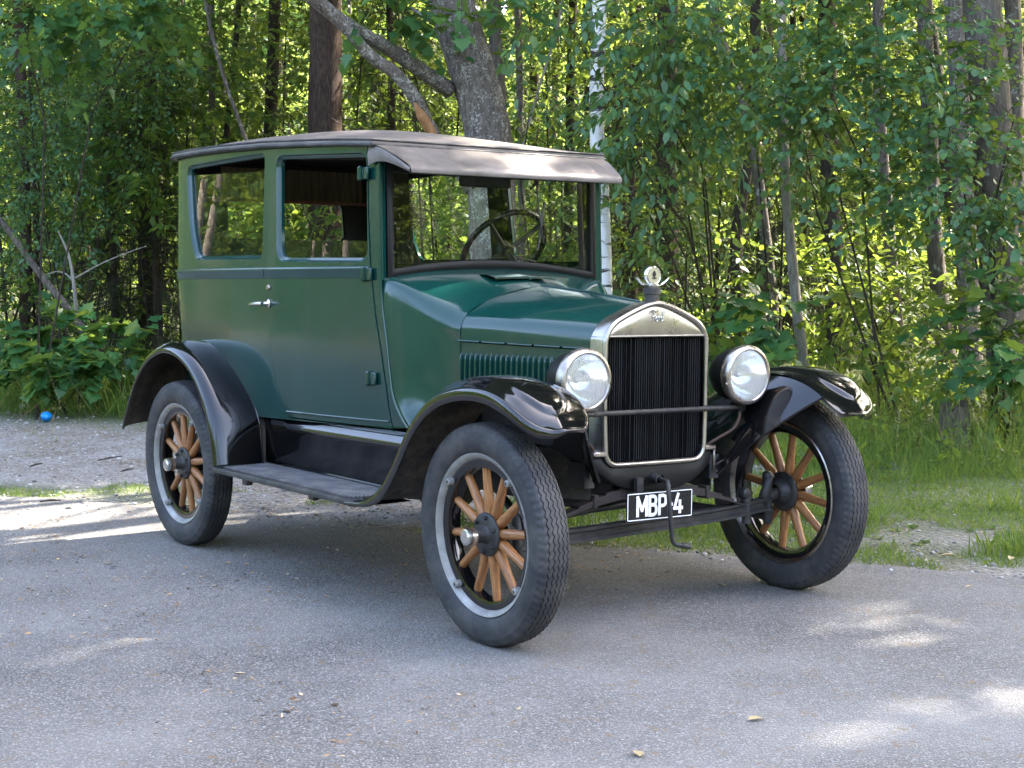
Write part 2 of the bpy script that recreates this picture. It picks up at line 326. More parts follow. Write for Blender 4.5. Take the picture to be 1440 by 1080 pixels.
# ------------------------------------------------------------------ leaves in bulk
UP = np.array([0, 0, 1.])
def nrm(A): return A/(np.linalg.norm(A, axis=-1, keepdims=True)+1e-9)
OVAL = np.array([(0, 0), (.28, .42), (.62, .40), (1, 0), (.62, -.40), (.28, -.42)]); OVALF = [(0, 1, 2, 3), (0, 3, 4, 5)]
ROUND = np.array([(0, 0), (.18, .48), (.55, .52), (.82, .30), (1, 0), (.82, -.30), (.55, -.52), (.18, -.48)]); ROUNDF = [(0, 1, 2, 3, 4), (0, 4, 5, 6, 7)]
LANCEF = [(0, 5, 1), (1, 5, 4, 2), (2, 4, 3)]
LANCE = np.array([(0, 0), (.35, .22), (.7, .18), (1, 0), (.7, -.18), (.35, -.22)])
MAPL = np.array([(0, 0), (.02, .30), (-.10, .55), (.22, .48), (.34, .74), (.50, .40), (.66, .42), (.72, .22), (1.0, 0), (.72, -.22), (.66, -.42), (.50, -.40), (.34, -.74), (.22, -.48), (-.10, -.55), (.02, -.30)])
MAPLF = [(0, 1, 2, 3), (0, 3, 4, 5), (0, 5, 6, 7, 8), (0, 8, 9, 10, 11), (0, 11, 12, 13), (0, 13, 14, 15)]
SHAPES = {'oval': (OVAL, OVALF), 'round': (ROUND, ROUNDF), 'lance': (LANCE, LANCEF), 'maple': (MAPL, MAPLF)}
def leaves(pos, axis, nor, L, wid, shape='oval', fold=.18, droop=.12, rng=RNG):
    """one real leaf each: blade folded at the midrib, tip hanging"""
    S, F = SHAPES[shape]; n = len(pos); axis = nrm(axis); nor = nrm(nor-axis*np.sum(nor*axis, 1, keepdims=True)); sid = np.cross(nor, axis)
    L = np.broadcast_to(L, (n,)); W = np.broadcast_to(wid, (n,))
    x = S[:, 0][None]*L[:, None]; y = S[:, 1][None]*(L*W)[:, None]; z = np.abs(y)*fold - droop*L[:, None]*(S[:, 0][None]**2)
    V = pos[:, None]+axis[:, None]*x[..., None]+sid[:, None]*y[..., None]+nor[:, None]*z[..., None]
    k = len(S); rnd = np.repeat(rng.random(n), k)
    return V.reshape(-1, 3), [np.array(f) for f in F], n, k, rnd
class Bulk:
    def __init__(s): s.V = []; s.loops = []; s.sizes = []; s.r = []; s.n = 0; s.m = []
    def add(s, V, rnd, faces, mi=0):
        """faces: (count, size) int array of vertex ids"""
        s.V.append(V); s.r.append(np.broadcast_to(rnd, (len(V),))); s.loops.append((faces+s.n).ravel()); s.sizes.append(np.full(len(faces), faces.shape[1])); s.m.append(np.full(len(faces), mi)); s.n += len(V)
    def leaves(s, *a, mi=0, **k):
        V, F, n, kk, rnd = leaves(*a, **k); base = s.n; first = True
        for f in F:
            fc = np.arange(n)[:, None]*kk+f[None]
            if first: s.add(V, rnd, fc, mi); first = False
            else: s.loops.append((fc+base).ravel()); s.sizes.append(np.full(n, len(f))); s.m.append(np.full(n, mi))
    def sticks(s, A, B, C, r0, r1, rnd=.3, mi=0, k=3):
        """curved sticks A-B-C (arrays), k-sided"""
        n = len(A); P = np.stack([A, B, C], 1); T = nrm(C-A); a = nrm(np.cross(T, np.array([.31, .17, .93]))); b = np.cross(T, a)
        r = np.stack([np.broadcast_to(r0, (n,)), (np.broadcast_to(r0, (n,))+np.broadcast_to(r1, (n,)))/2, np.broadcast_to(r1, (n,))], 1); th = np.arange(k)*2*math.pi/k
        V = P[:, :, None]+r[:, :, None, None]*(np.cos(th)[None, None, :, None]*a[:, None, None]+np.sin(th)[None, None, :, None]*b[:, None, None])
        f = np.array([[i*k+j, i*k+(j+1) % k, (i+1)*k+(j+1) % k, (i+1)*k+j] for i in range(2) for j in range(k)])
        s.add(V.reshape(-1, 3), rnd, (np.arange(n)[:, None, None]*(3*k)+f[None]).reshape(-1, 4), mi)
    def build(s, name, mats, parent=None, loc=None, smooth=False):
        me = bpy.data.meshes.new(name); V = np.vstack(s.V); L = np.concatenate(s.loops); S = np.concatenate(s.sizes)
        if loc is not None: V = V-np.asarray(loc)
        me.vertices.add(len(V)); me.vertices.foreach_set('co', V.astype(np.float32).ravel()); me.loops.add(len(L)); me.loops.foreach_set('vertex_index', L.astype(np.int32))
        me.polygons.add(len(S)); st = np.concatenate([[0], np.cumsum(S)[:-1]]); me.polygons.foreach_set('loop_start', st.astype(np.int32))
        for m_ in (mats if isinstance(mats, (list, tuple)) else [mats]): me.materials.append(m_)
        me.polygons.foreach_set('material_index', np.concatenate(s.m).astype(np.int32))
        a = me.attributes.new('rnd', 'FLOAT', 'POINT'); a.data.foreach_set('value', np.concatenate(s.r).astype(np.float32))
        me.update(calc_edges=True)
        if smooth: me.polygons.foreach_set('use_smooth', [True]*len(S))
        o = bpy.data.objects.new(name, me)
        return link(o, parent)
def rdir(n, rng): return nrm(rng.normal(size=(n, 3)))
def sun_gap(S):
    """False where a spray would close one of the gaps in the canopy that let spots of sun through"""
    hi = S[:, 2] > 4.3; T = S-SUNV[None]*(S[:, 2]/SUNV[2])[:, None]; k = np.ones(len(S), bool)
    for g, r_ in GAPG: k &= ~(hi & (((T[:, :2]-g[:2])**2).sum(1) < (r_+.28)**2))
    for g, r_ in PROT: k |= ((T[:, :2]-g[:2])**2).sum(1) < r_*r_
    return k
def twigs(bk, S, D, Ln, rng, L=.08, W=.62, shape='oval', per=13, droop=.25, mi_leaf=0, mi_tw=1, tw=.003, hang=.35, face=None, jit=.35):
    """leafy twigs: start S, direction D, length Ln; leaves alternate along each"""
    Ln = np.broadcast_to(Ln, (len(S),)); kk = sun_gap(S); S, D, Ln = S[kk], D[kk], Ln[kk]
    n = len(S); D = nrm(D)
    f = lambda t: S+D*(Ln*t)[:, None]-UP*(Ln*droop*t*t)[:, None]
    bk.sticks(f(0.), f(.5), f(1.), tw, tw*.4, .3, mi_tw)
    sd = nrm(np.cross(D, UP)+rng.normal(size=(n, 3))*.15)
    P = []; A = []; Nn = []
    for k in range(per):
        t = .12+.88*k/(per-1)+rng.normal(size=n)*.02; p = f(t); sgn = 1 if k % 2 else -1
        a = D*.55+sd*(sgn*.8)-UP*hang+rng.normal(size=(n, 3))*jit*.7
        if k == per-1: a = D-UP*hang
        P.append(p+nrm(a)*L*.15); A.append(a); q = np.tile(UP, (n, 1))+rng.normal(size=(n, 3))*jit
        if face is not None: q = q*.55+np.asarray(face)*.75
        Nn.append(q)
    P, A, Nn = np.vstack(P), np.vstack(A), np.vstack(Nn)
    bk.leaves(P, A, Nn, L*np.clip(rng.normal(1, .2, len(P)), .5, 1.5), W*np.clip(rng.normal(1, .1, len(P)), .75, 1.3), shape=shape, rng=rng, mi=mi_leaf)
TOCAM = nrm(CAM_C-E(0, 6, 1.5))
SKYWARD = UP*.6+TOCAM*.6

# ------------------------------------------------------------------ trunks
def trunk_mesh(name, P, r, mat, parent, n=12, rough=.06, seed=0, buttress=0):
    rng = np.random.default_rng(seed); P = spline(np.asarray(P, float), max(10, int(len(P)*7))); r = np.interp(np.linspace(0, 1, len(P)), np.linspace(0, 1, len(r)), r)
    if buttress: r = r*(1+buttress*np.exp(-(P[:, 2]-P[0, 2])/.25))
    V, F = tube(P, r, n); V = V.reshape(len(P), n, 3); C = P[:, None]
    k = 1+rough*(rng.normal(size=(1, n, 1))*.8+rng.normal(size=(len(P), n, 1))*.6); V = C+(V-C)*k
    return mesh(name, V.reshape(-1, 3), F, mat, parent, 180)
def ground_under(p):
    q = p-ORG; return float(gz(q@EDIR, q@NDIR))
def make_tree(name, label, pix, depth, width, bark, group=None, H=13, crown='high', seed=0, n_limb=22, c0=4.6, c1=None, spread=2.6, leafL=.13, limbs=(), cat='tree', density=1.0, per=11, dead=0, depth2=None):
    """pix: two or more frame spots the trunk passes through, bottom one first; width of the trunk in photo pixels"""
    rng = np.random.default_rng(seed+100); d2 = depth2 or depth
    pts = [at(x, y, depth+(d2-depth)*i/max(1, len(pix)-1)) for i, (x, y) in enumerate(pix)]
    pts.sort(key=lambda p: p[2]); lo, hi = pts[0], pts[-1]
    sl = (pts[1]-pts[0]) if len(pts) > 1 else np.array([0, 0, 1.]); sl = sl/max(.2, sl[2]); sl = np.array([np.clip(sl[0], -.5, .5), np.clip(sl[1], -.5, .5), 1])
    base = lo-sl*lo[2]; base = base-sl*(0); base[2] = ground_under(base)-.05
    s2 = (pts[-1]-pts[-2]); s2 = s2/max(.2, s2[2]); s2 = np.clip(s2, -.4, .4); s2[2] = 1
    top = hi+s2*(H-hi[2])*.75; top = top*.6+np.array([hi[0], hi[1], 0])*.4*np.array([1, 1, 0])+np.array([0, 0, .4*H]); top[2] = H
    P = [base]+[p for p in pts if p[2] > base[2]+.15]+[hi*.5+top*.5+rng.normal(size=3)*.08, top]
    r0 = width/2/CAM_F*depth; r = [r0*1.12, r0, r0*.85, r0*.6, r0*.12]
    root = empty(name, base); tag(root, label, cat, group); inv = -np.array(base)
    tr = trunk_mesh('trunk', np.array(P)+inv, r, MK[bark], root, 14, .05, seed, .25)
    for q, rr in limbs:
        Q = np.array([at(*w) for w in q])+inv; trunk_mesh('limb', Q, rr, MK[bark], root, 10, .07, seed+5)
    # crown
    bk = Bulk(); c1 = c1 or H-.3; Ps = spline(np.array(P), 60)
    S = []; D = []; Ln = []; LA = []; LB = []; LC = []; lr = []
    for i in range(n_limb):
        h = c0+(c1-c0)*(i+.5)/n_limb; k = np.argmin(abs(Ps[:, 2]-h)); b = Ps[k]; az = i*2.4+rng.random()*.8
        tt = (h-c0)/(c1-c0)
        if crown == 'spruce': ln = spread*(1-.85*tt)*(.8+.3*rng.random()); dz = -.12+.25*tt; sag = .12
        else: ln = spread*(.55+.75*math.sin(math.pi*min(1, .15+tt*.85)))*(.7+.5*rng.random()); dz = .35+.5*tt; sag = .15
        d = np.array([math.cos(az), math.sin(az), dz]); d /= np.linalg.norm(d)
        f = lambda t: b+d*ln*t-UP*ln*sag*t*t
        LA.append(b); LB.append(f(.5)); LC.append(f(1.)); lr.append(.012+.012*ln)
        m_ = int((10+12*ln)*density)
        for j in range(m_):
            t = .25+.78*rng.random()**.8; S.append(f(t)); q = nrm(d*.6+rng.normal(size=3)*(.7 if crown != 'spruce' else .5)+(-UP*.15 if crown == 'spruce' else UP*.1)); D.append(q); Ln.append(.35+.45*rng.random())
    S, D, Ln = np.array(S), np.array(D), np.array(Ln)
    bk.sticks(np.array(LA), np.array(LB), np.array(LC), np.array(lr), .006, .3, 1, 5)
    if crown == 'spruce': twigs(bk, S, D, Ln, rng, .085, .30, 'lance', 16, .25, hang=.25, jit=.3)
    else: twigs(bk, S, D, Ln, rng, leafL, .62, 'oval', per, .25)
    bk.build('crown', [ML['spruce' if crown == 'spruce' else crown], MK['dark']], root, base)
    if dead:
        for i in range(dead):
            b2 = Bulk(); A = []; B = []; C = []
            h = rng.uniform(.6, 4.2); k = np.argmin(abs(Ps[:, 2]-h)); b = Ps[k]; az = rng.uniform(0, 6.28); d = np.array([math.cos(az), math.sin(az), rng.uniform(-.5, .15)]); ln = rng.uniform(.3, 1.2)
            A.append(b); B.append(b+d*ln*.5+rng.normal(size=3)*.05); C.append(b+d*ln-UP*.15*ln+rng.normal(size=3)*.1)
            for j in range(4):
                t = rng.uniform(.3, .9); p = A[-1]*(1-t)+C[-1]*t if True else 0; A.append(p); q = d*.25+rng.normal(size=3)*.12; B.append(p+q*.5); C.append(p+q-UP*.05); A[-1] = p
            b2.sticks(np.array(A), np.array(B), np.array(C), .006, .002, .3, 0, 4); b2.build('dead_branch', [MK['grey']], root, base)
    return root
def wpix(q): return at(*q)

# ---- the trees whose trunks can be told apart -------------------------------------------------------
make_tree('spruce_tree', 'thick dark straight spruce trunk rising behind the car roof', [(457, 185), (457, 0)], 16.0, 46, 'spruce', H=16, crown='spruce', seed=1, c0=5.0, spread=2.7, n_limb=34, dead=9)
big = make_tree('lichen_tree', 'big leaning lichen-covered tree with two long limbs right behind the car cabin', [(694, 330), (688, 190), (664, 95), (634, 0)], 13.0, 64, 'lichen', H=14, seed=2, n_limb=26,
    limbs=(([(634, 128, 13.0), (590, 98, 12.8), (545, 68, 12.6), (500, 42, 12.4), (455, 8, 12.2), (400, -60, 12.0)], [.062, .058, .052, .05, .045, .03]),
           ([(662, 268, 13.0), (635, 226, 12.85), (606, 182, 12.7), (585, 140, 12.6), (556, 104, 12.5), (520, 78, 12.4), (484, 38, 12.3), (440, 0, 12.2), (405, -30, 12.1)], [.05, .05, .05, .052, .05, .047, .045, .042, .03]),
           ([(668, 150, 13.05), (640, 62, 13.2), (606, 30, 13.4), (580, 12, 13.6)], [.03, .026, .02, .012])))
P = np.array([at(*q) for q in ((612, 196, 12.62), (602, 178, 12.6), (592, 162, 12.55), (583, 145, 12.52))])-np.array(big.location)
trunk_mesh('bare_wound', P, [.030, .042, .040, .012], MK['wound'], big, 8, .04, 9)
make_tree('slender_tree', 'slender brown grey trunk standing close behind the big lichen tree', [(706, 190), (699, 90), (692, 0)], 13.6, 19, 'grey', H=12, seed=3, n_limb=14, spread=1.6)
make_tree('birch_tree', 'white birch trunk with black bands beside the windshield', [(850, 415), (847, 290), (838, 160), (842, 40)], 12.2, 20, 'birch', H=13, seed=4, n_limb=16, spread=1.7, leafL=.09)
make_tree('pale_sapling', 'thin pale smooth trunk standing above the left headlight of the car', [(1130, 512), (1116, 390), (1104, 240)], 12.3, 14, 'pale', H=9, seed=5, n_limb=12, spread=1.4)
make_tree('rough_tree', 'thick rough-barked trunk at the right edge, half hidden by leaves', [(1418, 480), (1405, 330), (1392, 120), (1382, 0)], 11.4, 52, 'grey', H=14, seed=6, n_limb=24)
make_tree('lichen_tree', 'pale lichen-spotted trunk just left of the thick rough one at right', [(1352, 200), (1346, 60), (1340, 0)], 12.4, 28, 'lichen', H=13, seed=7, n_limb=14, spread=1.7)
make_tree('grey_tree', 'grey bent trunk above the old stump', [(1330, 490), (1313, 330), (1306, 150), (1300, 0)], 12.8, 21, 'grey', H=12, seed=8, n_limb=14, spread=1.7)
make_tree('brown_tree', 'brown trunk seen through the leaves in the middle of the right woods', [(1256, 400), (1244, 260), (1236, 130)], 14.0, 16, 'grey', H=11, seed=9, n_limb=12, spread=1.6)
make_tree('dark_tree', 'dark upright trunk behind the thin pale one', [(1176, 450), (1170, 330), (1164, 120)], 16.0, 26, 'dark', H=13, seed=10, n_limb=16)
make_tree('twisted_tree', 'crooked grey stem leaning left among the shrubs above the radiator', [(1093, 500), (1076, 330), (1052, 170), (1015, 60), (1000, -20)], 13.6, 15, 'grey', H=8, seed=11, n_limb=10, spread=1.6)
make_tree('twisted_tree', 'dark forked stem beside the crooked grey one', [(1040, 480), (1036, 330), (1058, 190), (1062, 60)], 14.5, 17, 'dark', H=9, seed=12, n_limb=10, spread=1.6)
make_tree('spruce_tree', 'dark brown trunk behind the winged radiator ornament', [(940, 470), (940, 360), (938, 250)], 15.5, 27, 'spruce', H=14, crown='spruce', seed=13, c0=4.2, spread=2.3, n_limb=30, dead=6)
make_tree('spruce_tree', 'brown trunk in the dark at left, above the rear of the car', [(208, 330), (206, 200), (202, 60)], 18.0, 26, 'spruce', H=15, crown='spruce', seed=14, c0=4.8, spread=2.6, n_limb=32, dead=8)
make_tree('thin_tree', 'thin upright trunk above the rear window of the car', [(298, 185), (298, 90), (297, 0)], 17.0, 10, 'grey', H=11, seed=15, n_limb=10, spread=1.5)
make_tree('leaning_tree', 'thin pale stem slanting to the right above the car roof', [(343, 188), (312, 100), (288, 0)], 15.2, 5.5, 'grey', H=8, seed=16, n_limb=8, spread=1.3)
make_tree('dark_tree', 'dark trunk left of the thick spruce, above the door', [(379, 190), (383, 90), (386, 0)], 18.0, 17, 'dark', H=13, seed=17, n_limb=14, dead=5)
make_tree('thin_tree', 'thin dark stem between the pale slanting stem and the dark trunk', [(318, 195), (327, 100), (336, 0)], 17.5, 9, 'dark', H=10, seed=18, n_limb=8, spread=1.4)
make_tree('thin_tree', 'thin brown trunk right of the thick spruce trunk', [(549, 182), (551, 100), (548, 0)], 19.0, 11, 'dark', H=12, seed=19, n_limb=12)
make_tree('thin_tree', 'slim grey trunk right of the two trunks behind the cabin', [(732, 190), (730, 90), (727, 0)], 16.5, 10, 'grey', H=11, seed=20, n_limb=10, spread=1.5)
make_tree('leaning_tree', 'bare pale pole slanting to the upper right behind the visor', [(742, 180), (762, 110), (788, 20)], 14.0, 4, 'pale', H=6, seed=21, n_limb=5, spread=.8)
make_tree('thin_tree', 'grey trunk between the crooked stem and the thin pale trunk', [(1066, 480), (1072, 300), (1080, 150)], 17.5, 11, 'grey', H=11, seed=22, n_limb=10)
make_tree('thin_tree', 'dark stem left of the white birch, above the visor', [(801, 200), (803, 90), (806, 0)], 18.5, 12, 'dark', H=12, seed=23, n_limb=12)
make_tree('spruce_tree', 'brown trunk in deep shade at the far left edge', [(35, 460), (36, 300), (30, 120)], 17.0, 14, 'spruce', H=13, crown='spruce', seed=24, c0=4.6, spread=2.3, n_limb=28, dead=6)
make_tree('grey_tree', 'second grey trunk at the far right edge of the frame', [(1436, 420), (1430, 250), (1424, 0)], 13.5, 22, 'grey', H=13, seed=25, n_limb=16)
make_tree('dark_tree', 'dark trunk between the brown trunk and the lichen-spotted one at upper right', [(1318, 120), (1310, 60), (1300, 0)], 15.0, 20, 'dark', H=13, seed=26, n_limb=16)

# ---- sprays and bushes ------------------------------------------------------------------------------
def bush(name, label, sprays, leaf, L, shape='oval', W=.62, group=None, cat='bush', base=None, stems=4, seed=0, per=13, droop=.3, hang=.4, tlen=(.3, .6), ntw=26, face=None, jit=.35, stemr=.010, bark='dark'):
    """sprays: (px, py, depth, radius) places in the frame where its foliage hangs; stems rise from the base to them"""
    rng = np.random.default_rng(seed+900); C = np.array([at(x, y, d) for x, y, d, r in sprays]); R_ = np.array([s_[3] for s_ in sprays])
    if base is None: b = C.mean(0)+NDIR*.35; 
    else: b = at(*base)
    b = np.array([b[0], b[1], 0]); b[2] = ground_under(b)-.02
    root = empty(name, b); tag(root, label, cat, group)
    A = []; B = []; Cc = []; r0 = []
    for c in C[::3]:
        m_ = (b+c)/2+np.array([*(rng.normal(size=2)*.12), .25*abs(c[2]-b[2])]); A.append(b+np.array([*(rng.normal(size=2)*.10), 0])); B.append(m_); Cc.append(c)
    sb = Bulk(); sb.sticks(np.array(A), np.array(B), np.array(Cc), stemr, stemr*.4, .3, 0, 6); sb.build('stems', [MK[bark]], root, b)
    bk = Bulk(); S = []; D = []
    for c, r_ in zip(C, R_):
        k = max(4, int(ntw*(r_/.4)**2)); q = rng.normal(size=(k, 3))*r_*np.array([.6, .6, .45]); S.append(c+q); D.append(nrm(q)*.8+rng.normal(size=(k, 3))*.6+TOCAM*.25)
    S, D = np.vstack(S), np.vstack(D)
    twigs(bk, S, D, rng.uniform(*tlen, len(S)), rng, L, W, shape, per, droop, hang=hang, face=face, jit=jit)
    bk.build('foliage', [ML[leaf], MK['dark']], root, b)
    return root
CH = dict(leaf='cherry', L=.088, W=.5, hang=.75, droop=.45, tlen=(.25, .5), per=11, ntw=24)
bush('cherry_tree', 'bird cherry branch of long drooping leaves hanging over the white birch', [(795, 25, 11.8, .22), (905, 90, 11.4, .34), (920, 50, 11.3, .36), (915, 130, 11.3, .32), (950, 110, 11.2, .36), (880, 20, 11.5, .3), (985, 70, 11.4, .30), (905, 170, 11.3, .28), (990, 10, 11.5, .3), (930, 0, 11.5, .35)], base=(1010, 500, 12.6), cat='shrub', seed=1, **CH)
bush('cherry_tree', 'lower bird cherry branch hanging beside the visor corner', [(895, 225, 11.4, .20), (905, 255, 11.4, .18), (960, 200, 11.5, .24), (925, 285, 11.5, .10), (915, 190, 11.5, .25), (1000, 160, 11.7, .25)], base=(1020, 500, 12.8), cat='shrub', seed=2, **CH)
AS = dict(leaf='aspen', L=.054, W=.8, shape='round', hang=.5, droop=.2, tlen=(.22, .42), per=13, ntw=42)
bush('aspen_sapling', 'young aspen with round leaves spreading in the upper right', [(1150, 90, 11.0, .36), (1215, 60, 10.9, .34), (1180, 150, 10.9, .36), (1130, 190, 11.0, .3), (1255, 130, 10.8, .32), (1290, 70, 10.8, .3), (1120, 130, 11.0, .28), (1160, 225, 11.0, .22), (1230, 0, 11, .4)], base=(1250, 560, 11.4), cat='sapling', seed=3, **AS)
bush('aspen_sapling', 'aspen branch of round leaves over the thick trunk at the right edge', [(1350, 230, 10.6, .34), (1410, 250, 10.5, .36), (1300, 270, 10.7, .30), (1425, 170, 10.6, .32), (1380, 300, 10.6, .26), (1420, 90, 10.8, .3), (1330, 180, 10.7, .28), (1260, 290, 10.8, .2), (1440, 320, 10.6, .25)], base=(1420, 560, 10.9), cat='sapling', seed=4, **AS)
bush('cherry_tree', 'long-leaved branch at the top centre right of the frame', [(1050, 30, 12.0, .36), (1100, 90, 12.0, .32), (1060, 140, 12.3, .3), (1110, 10, 11.8, .34), (1030, 230, 12.4, .26), (1085, 200, 12.2, .26)], base=(1090, 500, 12.9), cat='shrub', seed=5, **CH)
MP = dict(leaf='maple', L=.088, W=.95, shape='maple', hang=.45, droop=.2, tlen=(.25, .5), per=9, ntw=26)
bush('maple_sapling', 'maple branches of broad leaves in the upper left corner', [(30, 20, 13.2, .4), (90, 5, 13.4, .4), (150, 20, 13.6, .36), (210, 15, 13.9, .3)], base=(60, 540, 14.0), cat='sapling', seed=6, **MP)
bush('rowan_bush', 'tall rowan with fine leaves filling the left side below the maple branches', [(40, 110, 14.6, .42), (105, 95, 14.8, .40), (165, 110, 15.2, .38), (20, 190, 14.8, .40), (75, 160, 15.0, .36), (130, 60, 15.2, .36), (220, 70, 15.6, .34)], 'aspen', .05, 'oval', .55, base=(90, 530, 15.4), seed=27, ntw=36, tlen=(.25, .5), per=15)
bush('rowan_bush', 'dense dark green bush filling the left side above the fallen stem', [(40, 210, 15.1, .45), (90, 190, 15.2, .42), (60, 280, 15.1, .42), (110, 260, 15.3, .36), (30, 330, 15.1, .36), (140, 200, 15.5, .36), (85, 330, 15.3, .26), (150, 130, 15.6, .4)], 'aspen', .055, 'oval', .6, base=(80, 520, 15.7), seed=7, ntw=34, tlen=(.25, .5), per=15)
bush('hazel_bush', 'bright green leafy saplings above the rear corner of the roof', [(190, 110, 16, .5), (230, 150, 16, .42), (250, 80, 16.4, .5), (210, 200, 15.6, .36), (160, 230, 15.5, .36), (215, 265, 15.2, .26), (280, 40, 16.5, .45)], 'hazel', .085, base=(210, 520, 16.4), seed=8)
bush('maple_sapling', 'maple leaves hanging at the top of the frame above the cabin', [(555, 5, 12.4, .18), (590, 15, 12.5, .16), (630, -10, 12.4, .2), (530, -20, 12.4, .25), (700, -15, 12.8, .22), (750, 10, 12.6, .16)], base=(640, 500, 14.2), cat='sapling', seed=9, **MP)
bush('hazel_bush', 'young leafy shoots between the cabin and the birch', [(745, 150, 13, .22), (770, 110, 13.4, .28), (760, 175, 12.8, .14), (790, 200, 13.2, .2), (735, 60, 14, .3), (770, 30, 14.2, .3)], 'cherry', .08, 'oval', .5, base=(770, 500, 13.8), seed=10)
bush('hazel_bush', 'dark leafy bush behind the radiator ornament', [(880, 340, 13.4, .3), (910, 300, 13.6, .3), (975, 330, 13.4, .34), (1010, 370, 13.2, .3), (980, 400, 13.0, .26), (890, 400, 13.2, .24), (950, 280, 13.8, .3)], 'cherry', .07, 'oval', .6, base=(950, 540, 13.8), seed=11)
bush('hazel_bush', 'yellow green bush between the headlights', [(1005, 430, 12.4, .26), (1040, 400, 12.8, .28), (1060, 450, 12.4, .22), (1020, 480, 12.2, .2), (1090, 410, 13.2, .24)], 'hazel', .075, base=(1040, 540, 12.8), seed=12)
bush('maple_seedling', 'low maple seedling with pale broad leaves right behind the left headlight', [(1085, 455, 11.7, .16), (1065, 470, 11.7, .14), (1100, 480, 11.6, .12), (1010, 500, 11.7, .14)], base=(1080, 560, 11.7), cat='seedling', seed=13, **{**MP, 'ntw': 40, 'L': .12})
bush('hazel_bush', 'sunlit yellow green bush right of the far front fender', [(1200, 430, 12.4, .3), (1240, 470, 12.0, .3), (1180, 480, 12.2, .26), (1270, 420, 12.4, .3), (1215, 520, 11.6, .24), (1300, 450, 12.2, .28), (1260, 510, 11.6, .22)], 'hazel', .075, base=(1230, 580, 12.2), seed=14)
bush('hazel_bush', 'tall sunlit bush between the dark trunk and the grey bent one', [(1200, 330, 13.6, .34), (1230, 380, 13.4, .34), (1280, 350, 13.6, .34), (1320, 400, 13.0, .3), (1150, 400, 14, .3), (1345, 330, 13.4, .3)], 'hazel', .08, base=(1250, 560, 14.0), seed=15)
bush('maple_seedling', 'broad-leaved maple bush at the right edge below the thick trunk', [(1400, 470, 10.7, .28), (1430, 430, 10.7, .28), (1370, 500, 10.6, .2), (1440, 500, 10.5, .26), (1410, 520, 10.4, .18)], base=(1420, 580, 10.8), cat='bush', seed=16, **{**MP, 'L': .095, 'ntw': 30})
bush('maple_seedling', 'bright maple seedlings growing at the left forest edge', [(80, 480, 14.2, .22), (118, 490, 14.0, .20), (50, 500, 14.1, .2), (150, 485, 14.2, .18), (100, 518, 13.8, .16), (165, 500, 14.2, .14), (62, 522, 13.8, .15), (30, 480, 14.4, .18), (130, 520, 13.8, .12)], base=(100, 545, 14.2), cat='seedling', seed=17, **{**MP, 'ntw': 50, 'L': .105, 'tlen': (.08, .2), 'hang': .2})
bush('maple_seedling', 'small maple shoot with light leaves beside the rear fender', [(175, 505, 14.1, .12), (188, 520, 14.0, .10)], base=(180, 560, 14.1), cat='seedling', seed=18, **{**MP, 'ntw': 50, 'L': .10})
bush('hazel_bush', 'bush with bright leaves seen through the windshield', [(620, 300, 14.5, .34), (600, 340, 14.2, .3), (650, 330, 15, .36), (760, 330, 14.5, .34), (800, 320, 14.5, .34), (780, 380, 14.0, .3), (620, 370, 14, .3)], 'hazel', .08, base=(700, 520, 14.8), seed=19)
bush('hazel_bush', 'bush with pale leaves seen through the side windows', [(300, 300, 15.5, .4), (340, 330, 15.3, .4), (430, 310, 15.0, .4), (460, 290, 15.2, .4), (290, 250, 15.8, .4)], 'hazel', .08, base=(380, 520, 15.6), seed=20)
# young spruces with hanging twigs
def young_spruce(label, pixb, depth, H, seed, spread=1.3, n=70):
    rng = np.random.default_rng(seed); b = at(*pixb, depth); b[2] = 0; b[2] = ground_under(b)-.03
    root = empty('young_spruce', b); tag(root, label, 'tree', 'young spruces in the undergrowth')
    trunk_mesh('trunk', [(0, 0, 0), (.02, .01, H*.5), (0, .03, H)], [.05, .035, .008], MK['spruce'], root, 8, .05, seed)
    bk = Bulk(); S = []; D = []; Ln = []; A = []; B = []; C = []
    for i in range(n):
        t = (i+.5)/n; h = .25+(H-.3)*t; az = i*2.4+rng.random(); ln = spread*(1-t*.85)*(.7+.5*rng.random()); d = np.array([math.cos(az), math.sin(az), -.1+.3*t]); p0 = np.array([0, 0, h])
        f = lambda s_: p0+d*ln*s_-UP*ln*.25*s_*s_; A.append(p0); B.append(f(.5)); C.append(f(1.))
        for j in range(int(8+ln*14)):
            s_ = .2+.8*rng.random(); S.append(f(s_)); D.append(nrm(d*.5+rng.normal(size=3)*.35-UP*.75)); Ln.append(.15+.3*rng.random())
    bk.sticks(np.array(A), np.array(B), np.array(C), .008, .003, .3, 1, 4); twigs(bk, np.array(S), np.array(D), np.array(Ln), rng, .05, .16, 'lance', 18, .2, hang=.6, jit=.3); bk.build('crown', [ML['spruce'], MK['dark']], root)
for a in (('young spruce of dark hanging twigs at left behind the fallen stem', (165, 540), 17.0, 3.8, 1), ('tall young spruce with drooping branches just left of the car body', (225, 540), 16.6, 3.5, 2), ('young spruce in the shade at the left edge', (60, 540), 17.6, 4.0, 3),
          ('dark young spruce right of the white birch', (890, 540), 15.2, 3.0, 4), ('small young spruce in the middle of the right woods', (1110, 540), 17.0, 3.4, 5), ('young spruce behind the car roof, left of the lichen tree', (560, 540), 17.5, 4.2, 6)):
    young_spruce(*a)
